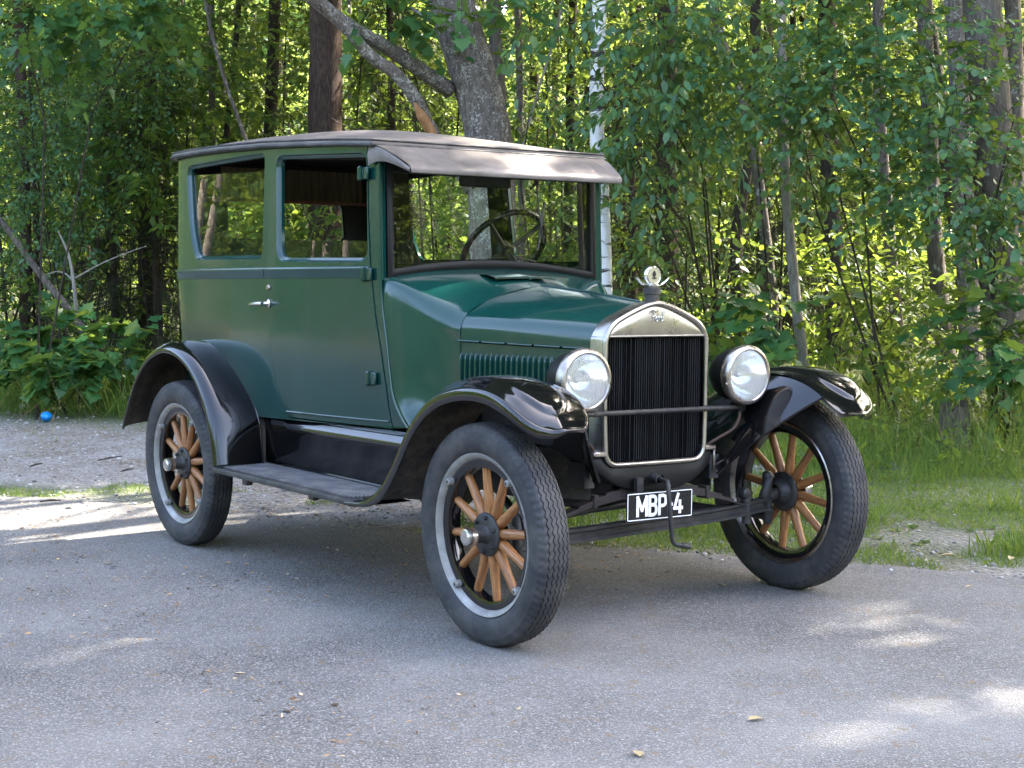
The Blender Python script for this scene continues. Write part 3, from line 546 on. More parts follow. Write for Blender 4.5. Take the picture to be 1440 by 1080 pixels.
# undergrowth of saplings farther in
rng = np.random.default_rng(44)
LBL = ['above the left end of the roof', 'behind the rear side window', 'behind the door window', 'left of the thick spruce trunk', 'right of the thick spruce trunk', 'behind the two long limbs', 'behind the lichen tree', 'left of the birch', 'right of the birch',
       'behind the hanging cherry leaves', 'above the radiator', 'behind the thin pale trunk', 'behind the dark trunk', 'in the middle of the right woods', 'left of the thick right trunk', 'behind the right-hand aspen leaves', 'at the far left edge', 'above the young maple seedlings', 'behind the left young spruce', 'at the far right edge']
XS_ = [255, 300, 420, 400, 510, 560, 620, 790, 880, 940, 1000, 1110, 1190, 1240, 1320, 1390, 20, 90, 170, 1430]
for i, (px, lb) in enumerate(zip(XS_, LBL)):
    d = 17+5*rng.random(); sp = [(px+rng.normal()*38, y+rng.normal()*18, d+rng.normal()*.6, .42+.2*rng.random()) for y in np.linspace(-20, 420, 8)]
    bush('understory_sapling', 'sunlit green sapling deep in the woods '+lb, sp, 'hazel' if i % 3 else 'far', .085, base=(px, 460, d), cat='sapling', group='saplings deep in the woods', seed=200+i, ntw=20, tlen=(.35, .7), per=12, stemr=.016)

# ---- the mass of woods farther back and to both sides --------------------------------------------------
def woods():
    rng = np.random.default_rng(5); bk = Bulk()
    def mass(n, umin, umax, vmin, vmax, zmin, zmax, L, ln=.9, per=11, p=1.0):
        u = rng.uniform(umin, umax, n); v = vmin+(vmax-vmin)*rng.random(n)**p; z = zmin+(zmax-zmin)*rng.random(n)
        keep = vnoise(u+z*.6, v+z*.35, .55, 21)*.6+vnoise(u-z*.5, v*.7+z, 1.1, 22)*.4 > .40
        u, v, z = u[keep], v[keep], z[keep]
        S = ORG+u[:, None]*EDIR+v[:, None]*NDIR; S = S+np.stack([0*z, 0*z, z], 1); D = rdir(len(S), rng); D[:, 2] *= .4
        twigs(bk, S, D, rng.uniform(.4, ln, len(S)), rng, L, .62, 'oval', per, .25, tw=.005)
    mass(11000, -34, 26, 16, 42, .1, 7.5, .12)                      # far foliage that closes the view
    mass(5200, -20, 18, 11, 16, .1, 4.2, .09, .7)
    mass(3200, -32, 24, 36, 48, .0, 10, .2, 1.2)
    n = 150; u = rng.uniform(-34, 26, n); v = rng.uniform(13, 46, n); A = ORG+u[:, None]*EDIR+v[:, None]*NDIR; h = rng.uniform(9, 16, n); C = A+np.stack([rng.normal(size=n)*.4, rng.normal(size=n)*.4, h], 1)
    r = rng.uniform(.03, .14, n); bk.sticks(A, (A+C)/2+rng.normal(size=(n, 3))*.1, C, r, r*.4, .3, 1, 8)
    # brushwood
    n = 1500; u = rng.uniform(-26, 20, n); v = rng.uniform(5, 24, n); A = ORG+u[:, None]*EDIR+v[:, None]*NDIR; d = rdir(n, rng); d[:, 2] = np.abs(d[:, 2])*1.2+.2; ln = rng.uniform(.5, 2.6, n)[:, None]; C = A+d*ln; bk.sticks(A, (A+C)/2+rng.normal(size=(n, 3))*.1, C, .008, .003, .3, 1, 4)
    # crowns that stand over the woods outside the frame and shade the road
    mass(1500, 9, 24, 5, 14, 3.0, 12, .16, 1.0); mass(1300, -26, -12, 5, 14, 3.5, 13, .16, 1.0)
    tag(bk.build('woods', [ML['far'], MK['dark']]), kind='stuff')
woods()
# canopy of the forest edge above the frame: it stands between the sun and the road; gaps let spots of sun through
def canopy():
    rng = np.random.default_rng(15); bk = Bulk(); n = CANOPY_N
    tu = rng.uniform(-34, 12, n); tv = rng.uniform(-17, 4.2, n); zm = np.maximum(5.2, (4.3-tv)/(SUNV@NDIR)*SUNV[2]); z = zm+(np.maximum(21, zm+6)-zm)*rng.random(n)
    T = ORG+tu[:, None]*EDIR+tv[:, None]*NDIR; S = T+SUNV[None]*(z/SUNV[2])[:, None]; v = (S-ORG)@NDIR
    keep = (v > 4.3) & (vnoise(tu+50, tv+50, .8, 31)*.5+vnoise(tu+z*.2+50, tv+50, 2.0, 32)*.5 > CANOPY_T)
    S = S[keep]
    m_ = 9000; q = np.stack([rng.uniform(-24, 20, m_), rng.uniform(9, 30, m_), rng.uniform(8, 15, m_)], 1); kk = vnoise(q[:, 0]+50, q[:, 1]+50, .55, 35)*.6+vnoise(q[:, 0]+50, q[:, 1]+50, 1.5, 36)*.4 > .42; q = q[kk]
    S = np.vstack([S, ORG+q[:, :1]*EDIR+q[:, 1:2]*NDIR+q[:, 2:]*UP]); D = rdir(len(S), rng); D[:, 2] *= .5
    twigs(bk, S, D, rng.uniform(.5, .9, len(S)), rng, .23, .64, 'oval', 12, .25, tw=.006)
    tag(bk.build('forest_canopy', [ML['high'], MK['dark']]), kind='stuff')
CANOPY_N, CANOPY_T = 44000, .22
canopy()
# the woods across the road, seen in the glass and the paint
def opposite():
    rng = np.random.default_rng(6); bk = Bulk(); n = 9000
    u = rng.uniform(-45, 45, n); v = -rng.uniform(20, 29, n); z = 11*rng.random(n)**1.2*(.55+.6*vnoise(u, v*0, .16, 41)); S = ORG+u[:, None]*EDIR+v[:, None]*NDIR+np.stack([0*z, 0*z, z], 1); D = rdir(n, rng)
    twigs(bk, S, D, rng.uniform(.6, 1.4, n), rng, .22, .62, 'oval', 11, .25, tw=.006)
    n = 60; u = rng.uniform(-45, 45, n); A = ORG+u[:, None]*EDIR-rng.uniform(19, 26, n)[:, None]*NDIR; C = A+np.stack([rng.normal(size=n)*.3, rng.normal(size=n)*.3, rng.uniform(6, 10, n)], 1); r = rng.uniform(.06, .13, n); bk.sticks(A, (A+C)/2, C, r, r*.5, .3, 2, 8)
    n = 26000; u = rng.uniform(-40, 40, n); v = -13.2-6*rng.random(n)**1.5; P = ORG+u[:, None]*EDIR+v[:, None]*NDIR; d = nrm(np.stack([rng.normal(size=n)*.3, rng.normal(size=n)*.3, np.ones(n)], 1)); bk.leaves(P, d, rdir(n, rng), rng.uniform(.3, .9, n), .05, shape='lance', rng=rng, mi=3)
    for s_ in (-1, 1):
        n = 5200; u = s_*rng.uniform(34, 48, n); v = rng.uniform(-24, 34, n); z = 10*rng.random(n)**1.1; S = ORG+u[:, None]*EDIR+v[:, None]*NDIR+np.stack([0*z, 0*z, z], 1); twigs(bk, S, rdir(n, rng), rng.uniform(.6, 1.4, n), rng, .2, .62, 'oval', 11, .25, tw=.006)
        n = 26; u = s_*rng.uniform(30, 40, n); v = rng.uniform(-18, 10, n); A = ORG+u[:, None]*EDIR+v[:, None]*NDIR; C = A+np.stack([rng.normal(size=n)*.3, rng.normal(size=n)*.3, rng.uniform(6, 10, n)], 1); r = rng.uniform(.06, .16, n); bk.sticks(A, (A+C)/2, C, r, r*.6, .3, 2, 8)
        n = 9000; u = s_*rng.uniform(24, 40, n); v = rng.uniform(1.0, 9, n)*np.where(rng.random(n) < .5, 1, 1); P = ORG+u[:, None]*EDIR+v[:, None]*NDIR; d = nrm(np.stack([rng.normal(size=n)*.3, rng.normal(size=n)*.3, np.ones(n)], 1)); bk.leaves(P, d, rdir(n, rng), rng.uniform(.3, .9, n), .06, shape='lance', rng=rng, mi=3)
    tag(bk.build('opposite_woods', [ML['high'], MK['dark'], MK['pale'], ML['dry']]), kind='stuff')
opposite()

# ---- verge: grass, weeds, pebbles, litter ------------------------------------------------------------------
def grassfield():
    rng = np.random.default_rng(8); bk = Bulk()
    def blades(n, umin, umax, vmin, vmax, hmin, hmax, thr=None, lean=.35, w=.035, mi=0, pw=1.0, seed=51, sc=.9):
        u = rng.uniform(umin, umax, n); v = vmin+(vmax-vmin)*rng.random(n)**pw
        if thr is not None: k = vnoise(u+40, v+40, sc, seed)*.65+vnoise(u+40, v+40, sc*4, seed+1)*.35 > thr; u, v = u[k], v[k]
        n = len(u); P = ORG+u[:, None]*EDIR+v[:, None]*NDIR; P[:, 2] = gz(u, v)-.005
        d = nrm(np.stack([rng.normal(size=n)*lean, rng.normal(size=n)*lean, np.ones(n)], 1)); h = hmin+(hmax-hmin)*rng.random(n)**1.6
        ax = nrm(np.stack([rng.normal(size=n), rng.normal(size=n), rng.normal(size=n)*.2], 1)); bk.leaves(P, d, ax, h, w*np.clip(.25/h, .25, 1.6), shape='lance', fold=.3, droop=.28, rng=rng, mi=mi)
    blades(150000, -2.2, 4.2, -.03, 3.2, .012, .05, .385, .6, .13, sc=1.3)                  # short turf right
    blades(60000, -2.2, 4.2, .4, 4.6, .03, .13, .40, .5, .085)
    blades(12000, -2.2, 5.5, 2.3, 5.2, .08, .42, .36, .4, .026)
    blades(3500, -1.6, 5.5, 3.2, 5.6, .25, .75, .34, .35, .016)
    blades(60000, -13, -1.5, .25, .95, .012, .05, .48, .6, .10, seed=61, sc=.7)    # strip and tufts left
    blades(5000, -13, -1.5, 1.4, 4.0, .02, .08, .66, .5, .07, seed=63)
    blades(30000, -15, -1.0, 3.9, 6.2, .05, .4, .32, .45, .032, seed=65)
    blades(7000, -15, -1.0, 4.2, 6.6, .2, .7, .34, .4, .018, seed=67)
    blades(16000, -14, -4, 3.75, 4.9, .06, .45, .30, .45, .05, seed=64)
    blades(1800, -13, 7, 2.6, 5.4, .15, .65, .45, .5, .02, mi=1, seed=69)
    blades(5000, -16, 9, 5, 12, .1, .5, .35, .5, .03, seed=71)
    tag(bk.build('grass', [ML['grass'], ML['dry']]), kind='stuff')
grassfield()
def weeds():
    rng = np.random.default_rng(9); bk = Bulk()
    n = 4200; u = rng.uniform(-14, 5, n); v = rng.uniform(2.2, 6.2, n)
    k = (vnoise(u+9, v+9, .8, 81) > .45) & ((u > -1.2) | (v > 4.1)); u, v = u[k], v[k]; n = len(u)
    P = ORG+u[:, None]*EDIR+v[:, None]*NDIR; P[:, 2] = gz(u, v)
    d = nrm(np.stack([rng.normal(size=n)*.3, rng.normal(size=n)*.3, np.ones(n)], 1)); ln = rng.uniform(.08, .45, n)*np.clip((v-1.6)/2.5, .3, 1.2)
    twigs(bk, P, d, ln, rng, .05, .5, 'oval', 9, .05, hang=0, tw=.002)
    # low rosettes in the turf
    n = 420; u = rng.uniform(-1.2, 5, n); v = rng.uniform(.5, 3.4, n); P = ORG+u[:, None]*EDIR+v[:, None]*NDIR; P[:, 2] = gz(u, v)+.004
    for k in range(6):
        a = k*1.05+rng.random(n); bk.leaves(P, np.stack([np.cos(a), np.sin(a), .25+0*a], 1), np.tile(UP, (n, 1))+rng.normal(size=(n, 3))*.15, rng.uniform(.02, .045, n), .55, rng=rng)
    tag(bk.build('weeds', [ML['hazel'], MK['dark']]), kind='stuff')
weeds()
def pebbles():
    rng = np.random.default_rng(10); bm = bmesh.new(); bmesh.ops.create_icosphere(bm, subdivisions=1, radius=1); bv = np.array([v.co[:] for v in bm.verts]); bf = np.array([[v.index for v in f.verts] for f in bm.faces]); bm.free()
    m, t, o = newmat('gravel_stone'); b = N(t, 'BsdfPrincipled'); a = attr(t, 'rnd'); c = ramp(t, a.outputs['Fac'], [(0, (.13, .12, .11)), (.5, (.27, .255, .235)), (.85, (.37, .355, .335)), (1, (.52, .5, .47))]); t.links.new(c.outputs[0], b.inputs['Base Color']); b.inputs['Roughness'].default_value = .9; t.links.new(b.outputs[0], o.inputs[0])
    n = 15000; u = rng.uniform(-14, 5, n); v = -.15+4.2*rng.random(n)**1.15; k = (u < -1) | (v < .6) | (rng.random(n) < .3); u, v = u[k], v[k]; n = len(u)
    s = np.clip(rng.lognormal(-4.95, .42, n), .003, .028); P = ORG+u[:, None]*EDIR+v[:, None]*NDIR; P[:, 2] = gz(u, v)+.25*s+.004*(v < .1)
    q = rng.normal(size=(n, 1, 3))*.0+bv[None]*(1+rng.normal(size=(n, len(bv), 1))*.16)*(s[:, None, None]*rng.uniform(.6, 1.2, (n, 1, 3))*np.array([1, 1, .62]))
    V = (P[:, None]+q).reshape(-1, 3); bk = Bulk(); bk.add(V, np.repeat(rng.random(n), len(bv)), (np.arange(n)[:, None, None]*len(bv)+bf[None]).reshape(-1, 3))
    tag(bk.build('gravel', [m], None, None, True), kind='stuff')
pebbles()
def crumbs():
    rng = np.random.default_rng(11); bk = Bulk()
    m, t, o = newmat('dry_crumb'); b = N(t, 'BsdfPrincipled'); a = attr(t, 'rnd'); c = ramp(t, a.outputs['Fac'], [(0, (.03, .018, .010)), (.35, (.13, .075, .035)), (.6, (.30, .17, .075)), (.85, (.45, .29, .14)), (1, (.6, .48, .3))]); t.links.new(c.outputs[0], b.inputs['Base Color']); b.inputs['Roughness'].default_value = .85; t.links.new(b.outputs[0], o.inputs[0])
    n = 80000; u = rng.uniform(-12, 5, n); v = rng.uniform(-7.5, 1.4, n); k = vnoise(u+30, v*2+30, .9, 91)*.6+vnoise(u+30, v+30, 3.5, 92)*.4 > .545; u, v = u[k], v[k]; n = len(u)
    P = ORG+u[:, None]*EDIR+v[:, None]*NDIR; P[:, 2] = np.where(v < .1, .0065, gz(u, v)+.004); a = rng.random(n)*6.28
    bk.leaves(P, np.stack([np.cos(a), np.sin(a), rng.normal(size=n)*.12], 1), np.tile(UP, (n, 1))+rng.normal(size=(n, 3))*.3, np.clip(rng.lognormal(-4.45, .5, n), .004, .045), rng.uniform(.15, .5, n), rng=rng, droop=-.05)
    tag(bk.build('leaf_litter', [m]), kind='stuff')
crumbs()
# single dry leaves and twigs on the road
for i, (px, py, L, lb) in enumerate(((985, 878, .05, 'pale dry leaf under the sill of the car'), (661, 1017, .06, 'curled yellow leaf on the asphalt at the bottom'))): pass
def on_ground(px, py):
    d = ray(px, py); t = -CAM_C[2]/d[2]; return CAM_C+d*t
mdry, t, o = newmat('fallen_leaf'); b = N(t, 'BsdfPrincipled'); b.inputs['Base Color'].default_value = (.38, .29, .15, 1); b.inputs['Roughness'].default_value = .7; t.links.new(b.outputs[0], o.inputs[0])
for i, (px, py, L, lb) in enumerate(((488, 743, .06, 'pale dry leaf lying in the shadow between the wheels'), (1051, 1017, .055, 'curled yellow leaf on the road near the bottom of the frame'), (900, 1069, .06, 'light dry leaf at the bottom edge of the road'), (1344, 788, .07, 'pale leaf lying on the grass edge at right'),
                          (1424, 789, .06, 'pale leaf on the grass at the right edge'), (1009, 825, .045, 'brown leaf on the asphalt before the far front wheel'), (1358, 829, .04, 'small light leaf on the asphalt below the grass edge'))):
    p = on_ground(px, py); q = p-ORG; z = max(.006, float(gz(q@EDIR, q@NDIR))+.03) if q@NDIR > .1 else .006
    bk = Bulk(); a = i*1.3; rr = np.random.default_rng(i); bk.leaves(np.array([[0, 0, .004]]), np.array([[math.cos(a), math.sin(a), .15]]), np.array([[.1, .1, 1.]]), L, .55, rng=rr, droop=.2, fold=.3)
    ob = bk.build('fallen_leaf', [mdry]); ob.location = (p[0], p[1], z); tag(ob, lb, 'leaf', 'dry leaves on the ground')
# fallen stem at left, dead branches, stump, ball, stone
P = [at(140, 500, 14.5), at(100, 440, 14.6), at(60, 390, 14.7), at(20, 335, 14.8), at(-40, 255, 15.0)]
_d = (P[0]-P[1]); P = [P[0]+_d/abs(_d[2])*(P[0][2]-.05)*.85-np.array([0, 0, (P[0][2]-.05)*.15])]+P; b0 = P[0].copy(); b0[2] = ground_under(b0)
root = empty('fallen_tree', b0); tag(root, 'pale fallen stem slanting up to the left edge', 'log'); trunk_mesh('stem', [p-b0 for p in P], [.042, .040, .036, .033, .029, .024], MK['grey'], root, 9, .08, 3)
trunk_mesh('branch', [p-b0 for p in (at(108, 446, 14.55), at(104, 400, 14.49), at(97, 360, 14.49), at(82, 325, 14.49))], [.022, .018, .014, .006], MK['pale'], root, 7, .08, 4)
trunk_mesh('branch', [p-b0 for p in (at(103, 395, 14.49), at(92, 385, 14.55), at(80, 382, 14.55), at(62, 388, 14.55))], [.010, .008, .006, .003], MK['pale'], root, 6, .08, 5)
trunk_mesh('branch', [p-b0 for p in (at(104, 392, 14.49), at(140, 372, 14.55), at(175, 357, 14.43), at(206, 346, 14.43))], [.009, .007, .005, .003], MK['pale'], root, 6, .08, 6)
def stump():
    rng = np.random.default_rng(3); b = on_ground(1340, 634); q = b-ORG; b[2] = gz(q@EDIR, q@NDIR)-.02; n = 22; th = np.arange(n)*2*math.pi/n; G = []
    prof = 1+.16*rng.normal(size=n)
    for h, r in ((0, .15), (.08, .12), (.18, .10), (.26, .095), (.30, .085), (.305, .07), (.285, .04), (.28, .01)):
        top = .035*np.sin(th*2+1)*(h > .2)+.02*rng.normal(size=n)*(h > .2)*(h < .304)
        G.append(np.stack([r*prof*np.cos(th), r*prof*np.sin(th), h+top], 1))
    o = MB().grid(np.array(G), cv=True).build('stump', MK['stump'], None, 60); o.location = b; tag(o, 'old weathered tree stump in the grass at right', 'stump')
stump()
def ball():
    p = on_ground(65, 586); q = p-ORG; z = float(gz(q@EDIR, q@NDIR)); rng = np.random.default_rng(2)
    bm = bmesh.new(); bmesh.ops.create_icosphere(bm, subdivisions=4, radius=.045)
    for v in bm.verts:
        c = v.co; v.co = c*(1+.06*math.sin(c.x*95+1)*math.sin(c.y*80)+.05*math.sin(c.z*120+c.x*60)); v.co.z *= .92; v.co.x *= 1.08
    me = bpy.data.meshes.new('crumpled_can'); bm.to_mesh(me); bm.free(); m = paint('blue_foil', (.0, .20, .62), (.01, .30, .75), .28, .45, 20, .1, 80); me.materials.append(m); me.polygons.foreach_set('use_smooth', [True]*len(me.polygons))
    o = bpy.data.objects.new('crumpled_bag', me); link(o); p = p+nrm(CAM_C-p)*.3; o.location = (p[0], p[1], z+.04); tag(o, 'bright blue crumpled bag lying on the gravel at left', 'litter')
    for px, py, s, lb in ((36, 577, .06, 'pale stone lying left of the blue bag'), (1115, 678, .05, 'white stone in the grass seen through the far front wheel'), (660, 500, .0, '')):
        if s == 0: continue
        p = on_ground(px, py); q = p-ORG; z = float(gz(q@EDIR, q@NDIR)); bm = bmesh.new(); bmesh.ops.create_icosphere(bm, subdivisions=2, radius=s)
        for v in bm.verts: v.co *= 1+.12*rng.normal()*.8; v.co.z *= .6; v.co.x *= 1.25
        me = bpy.data.meshes.new('stone'); bm.to_mesh(me); bm.free(); me.materials.append(paint('pale_stone', (.45, .42, .34), (.6, .57, .5), .8, .9, 12, .3, 50)); o = bpy.data.objects.new('stone', me); link(o); o.location = (p[0], p[1], z+.02); tag(o, lb, 'stone')
    for (x0, y0), (x1, y1), lb in (((56, 711), (86, 709), 'dark twig lying across the sunlit gravel at left'), ((138, 652), (172, 646), 'dark twig on the gravel left of the rear wheel'), ((42, 661), (60, 656), 'thin twig on the bare soil at the left edge'), ((170, 668), (188, 664), 'short dark twig beside the rear wheel')):
        a, b = on_ground(x0, y0), on_ground(x1, y1); a[2] = b[2] = .022; a[2] += max(0, float(gz((a-ORG)@EDIR, (a-ORG)@NDIR))); b[2] += max(0, float(gz((b-ORG)@EDIR, (b-ORG)@NDIR)))
        o = MB().tube([a-a, (b-a)*.5+np.array([0, 0, .004]), b-a], [.004, .006, .003], 6).build('twig', MK['dark'], None, 60); o.location = a; tag(o, lb, 'twig', 'twigs on the gravel')
ball()
# ================================================================== the car
MT = {}
MT['green'] = paint('green_paint', (.004, .036, .029), (.0055, .043, .035), .12, .2, 2.2, .035, 4.5, spec=.42, coat=.38)
MT['black'] = paint('black_enamel', (.003, .003, .0035), (.005, .005, .006), .07, .15, 3, .004, 20, coat=.3, dust=.012)
MT['dull'] = paint('dull_black', (.012, .012, .013), (.028, .025, .023), .45, .7, 8, .1, 60, dust=.25)
MT['iron'] = paint('oily_iron', (.012, .013, .015), (.03, .028, .027), .4, .6, 14, .15, 90, dust=.12)
MT['rust'] = paint('rusty_steel', (.05, .028, .02), (.09, .05, .035), .6, .8, 18, .3, 120)
MT['springs'] = paint('oily_spring', (.012, .010, .009), (.03, .021, .018), .55, .75, 18, .25, 120)
MT['under'] = paint('fender_underside', (.02, .016, .013), (.055, .042, .033), .75, .9, 7, .3, 60, dust=.35)
MT['nickel'] = paint('worn_nickel', (.34, .315, .28), (.47, .44, .395), .24, .4, 7, .02, 60, metal=1)
MT['bright'] = paint('bright_nickel', (.66, .64, .6), (.76, .74, .7), .16, .28, 12, .01, 60, metal=1)
MT['tarnish'] = paint('tarnished_rim', (.30, .25, .21), (.55, .51, .46), .22, .5, 16, .05, 80, metal=1)
MT['rimpaint'] = paint('silver_rim_paint', (.20, .195, .185), (.38, .37, .35), .4, .6, 14, .05, 80, metal=.2, dust=.6)
MT['rubber'] = paint('tyre_rubber', (.018, .019, .022), (.04, .04, .043), .6, .8, 6, .15, 40, dust=.22)
MT['ribs'] = paint('worn_tread', (.045, .045, .048), (.10, .10, .10), .35, .6, 9, .1, 60, dust=.3)
MT['frame'] = paint('window_frame_black', (.004, .004, .004), (.008, .008, .008), .4, .55, 6, .03, 60, spec=.22)
MT['cloth'] = paint('top_cloth', (.10, .084, .072), (.20, .168, .145), .42, .62, 5, .12, 140, dust=.3)
MT['seat'] = paint('seat_cloth', (.03, .026, .022), (.05, .042, .034), .8, .9, 5, .2, 90)
MT['lining'] = paint('dark_lining', (.012, .011, .010), (.02, .018, .016), .85, .95, 5, .1, 60)
MT['curtain'] = paint('curtain_cloth', (.06, .05, .03), (.085, .07, .045), .8, .9, 5, .1, 60)
MT['red'] = paint('red_brown_leather', (.09, .02, .014), (.12, .03, .02), .5, .7, 5, .1, 60)
MT['core'] = paint('radiator_core', (.006, .006, .008), (.014, .014, .016), .35, .5, 9, .05, 60)
MT['plate'] = paint('plate_black', (.005, .005, .006), (.008, .008, .009), .22, .3, 5, .01, 60)
MT['white'] = paint('plate_white', (.8, .8, .8), (.85, .85, .85), .35, .5, 5, .01, 60)
MT['dial'] = paint('dial_cream', (.42, .38, .22), (.36, .33, .2), .4, .5, 5, .01, 60)
MT['wood'] = None
def _wood():
    m, t, o = newmat('varnished_spoke_wood'); b = N(t, 'BsdfPrincipled'); co = objco(t, (1, 1, 1))
    at_ = N(t, 'Attribute', attribute_name='along')
    mp = t.nodes.new('ShaderNodeMapping'); mp.inputs['Scale'].default_value = (1, 1, .09); t.links.new(at_.outputs['Vector'], mp.inputs[0])
    n = noise(t, 260, 5, .65, mp.outputs[0], .4); n2 = noise(t, 30, 5, .7, mp.outputs[0])
    c = ramp(t, n.outputs[0], [(.3, (.17, .06, .018)), (.5, (.36, .155, .052)), (.72, (.50, .25, .10))])
    c2 = mixc(t, ramp(t, n2.outputs[0], [(.4, (0, 0, 0)), (.75, (.75,)*3)]).outputs[0], c.outputs[0], (.13, .05, .02))
    t.links.new(c2, b.inputs['Base Color']); b.inputs['Roughness'].default_value = .38
    bp = N(t, 'Bump', Strength=.25, Distance=.002); t.links.new(n.outputs[0], bp.inputs['Height']); t.links.new(bp.outputs[0], b.inputs['Normal'])
    t.links.new(b.outputs[0], o.inputs[0]); return m
MT['wood'] = _wood()
MT['pane'] = glass('window_glass'); MT['dusty'] = glass('rear_glass', (.8, .82, .78), .1, 1.12)
def _lens():
    m, t, o = newmat('ribbed_lens_glass'); tr = N(t, 'BsdfTransparent'); tr.inputs[0].default_value = (.93, .95, .95, 1)
    tl = N(t, 'BsdfTranslucent'); tl.inputs[0].default_value = (.9, .9, .88, 1); df = N(t, 'BsdfDiffuse'); df.inputs[0].default_value = (.8, .8, .78, 1)
    gl = N(t, 'BsdfGlossy'); gl.inputs['Roughness'].default_value = .12
    m1 = N(t, 'MixShader'); m1.inputs[0].default_value = .55; t.links.new(tl.outputs[0], m1.inputs[1]); t.links.new(df.outputs[0], m1.inputs[2])
    m2 = N(t, 'MixShader'); m2.inputs[0].default_value = .42; t.links.new(tr.outputs[0], m2.inputs[1]); t.links.new(m1.outputs[0], m2.inputs[2])
    m3 = N(t, 'MixShader'); m3.inputs[0].default_value = .12; t.links.new(m2.outputs[0], m3.inputs[1]); t.links.new(gl.outputs[0], m3.inputs[2]); t.links.new(m3.outputs[0], o.inputs[0]); return m
MT['lens'] = _lens()
MT['reflector'] = paint('lamp_reflector', (.93, .92, .9), (.95, .94, .92), .1, .2, 5, 0, 60, metal=1)

car = empty('vintage_car', (0, 0, 0))
tag(car, 'dark green 1920s two-door sedan with black fenders and wooden spoke wheels parked on the asphalt', 'car')
WB, TRK, TR = 2.54, .7135, .39
SIDE = {'r': (lambda V: np.array(V, float)), 'l': mir}

# ---- body shell: (s, z) sheet wrapped round the plan outline ------------------------------------
BX0, BX1, BR = -.95, -2.78, .13          # A post, start of the rear corner, corner radius
def Yp(x): return float(np.interp(-x, [.7, .9, 1.0, 1.2, 1.5, 1.8, 2.2, 2.6, 2.9], [.540, .548, .556, .588, .630, .649, .652, .648, .640]))
BYC = Yp(BX1); BL1 = BX0-BX1; BARC = BR*math.pi/2; BHALF = BL1+BARC+BYC-BR
def ztop(x): return float(np.interp(-x, [.95, 1.05, 1.3, 1.6, 1.9, 2.35, 2.7, 2.95], [1.778, 1.784, 1.802, 1.818, 1.833, 1.846, 1.849, 1.847]))
def shell(s, z, off=0.0):
    """point on the right half of the body; s runs from the A post back and round to the middle of the rear"""
    if s <= BL1: x, y, nx, ny = BX0-s, -Yp(BX0-s), 0, -1
    elif s <= BL1+BARC:
        a = (s-BL1)/BR; x, y, nx, ny = BX1-BR*math.sin(a), -BYC+BR*(1-math.cos(a)), -math.sin(a), -math.cos(a)
    else: x, y, nx, ny = BX1-BR, -(BYC-BR)+(s-BL1-BARC), -1, 0
    w = min(1, max(0, (-x-1.6)/1.3)); w = w*w*(3-2*w)
    dy = np.interp(z, [.62, .72, .85, 1.0, 1.26, 1.30, 1.84], [.022, .008, .002, 0, .002, .005, .036])    # tumble-home
    if z > 1.1: dy *= min(1, max(0, (Yp(x)-.562)/.08))
    dx = np.interp(z, [.62, .97, 1.28, 1.84], [.10, .05, .0, -.06])
    y2 = y + dy*(-y/.65); x2 = x + dx*w
    return np.array([x2+nx*off, y2+ny*off, z])
def xs(x): return BX0-x
def rounded(P, r, n=6):
    """round the corners of polygon P; r one radius or one each"""
    P = np.asarray(P, float); m = len(P); out = []; r = np.broadcast_to(r, (m,))
    for i in range(m):
        a, b, c = P[i-1], P[i], P[(i+1) % m]; u = (a-b)/np.linalg.norm(a-b); v = (c-b)/np.linalg.norm(c-b)
        if r[i] <= 0: out.append(b); continue
        for t in np.linspace(0, 1, n): out.append((1-t)**2*(b+u*r[i])+2*t*(1-t)*b+t*t*(b+v*r[i]))
    return np.array(out)
def dens(P, step):
    out = []; P = np.asarray(P)
    for a, b in zip(P, np.roll(P, -1, 0)):
        k = max(1, int(np.linalg.norm(b-a)/step)); out += [a+(b-a)*t for t in np.linspace(0, 1, k, endpoint=False)]
    return np.array(out)
def inpoly(q, P):
    x, y = q; c = False
    for (x0, y0), (x1, y1) in zip(P, np.roll(P, -1, 0)):
        if (y0 > y) != (y1 > y) and x < (x1-x0)*(y-y0)/(y1-y0)+x0: c = not c
    return c
def inset(P, d):
    P = np.asarray(P); A = .5*np.sum(P[:, 0]*np.roll(P[:, 1], -1)-np.roll(P[:, 0], -1)*P[:, 1]); sg = 1 if A > 0 else -1
    t = np.roll(P, -1, 0)-np.roll(P, 1, 0); t /= np.linalg.norm(t, axis=1)[:, None]
    return P + sg*d*np.stack([-t[:, 1], t[:, 0]], 1)
def sheet(outer, holes, fn, step=.05):
    """triangulated (s,z) sheet with holes, mapped by fn; dense enough to bend"""
    outer = dens(outer, step); holes = [dens(h, step*.6) for h in holes]
    pts = list(outer); edges = [(i, (i+1) % len(outer)) for i in range(len(outer))]
    for h in holes:
        b = len(pts); pts += list(h); edges += [(b+i, b+(i+1) % len(h)) for i in range(len(h))]
    lo, hi = outer.min(0), outer.max(0); base = np.array(pts)
    for a in np.arange(lo[0]+step*.5, hi[0], step):
        for b in np.arange(lo[1]+step*.5, hi[1], step):
            q = np.array([a, b])
            if np.min(np.sum((base-q)**2, 1)) > (step*.45)**2 and inpoly(q, outer) and not any(inpoly(q, h) for h in holes): pts.append(q)
    v, _, f, *_ = delaunay_2d_cdt([Vector(p) for p in pts], edges, [], 0, 1e-5)
    v = np.array([p[:] for p in v]); F = []
    for t in f:
        c = v[list(t)].mean(0)
        if inpoly(c, outer) and not any(inpoly(c, h) for h in holes): F.append(list(t))
    return np.array([fn(*p) for p in v]), F
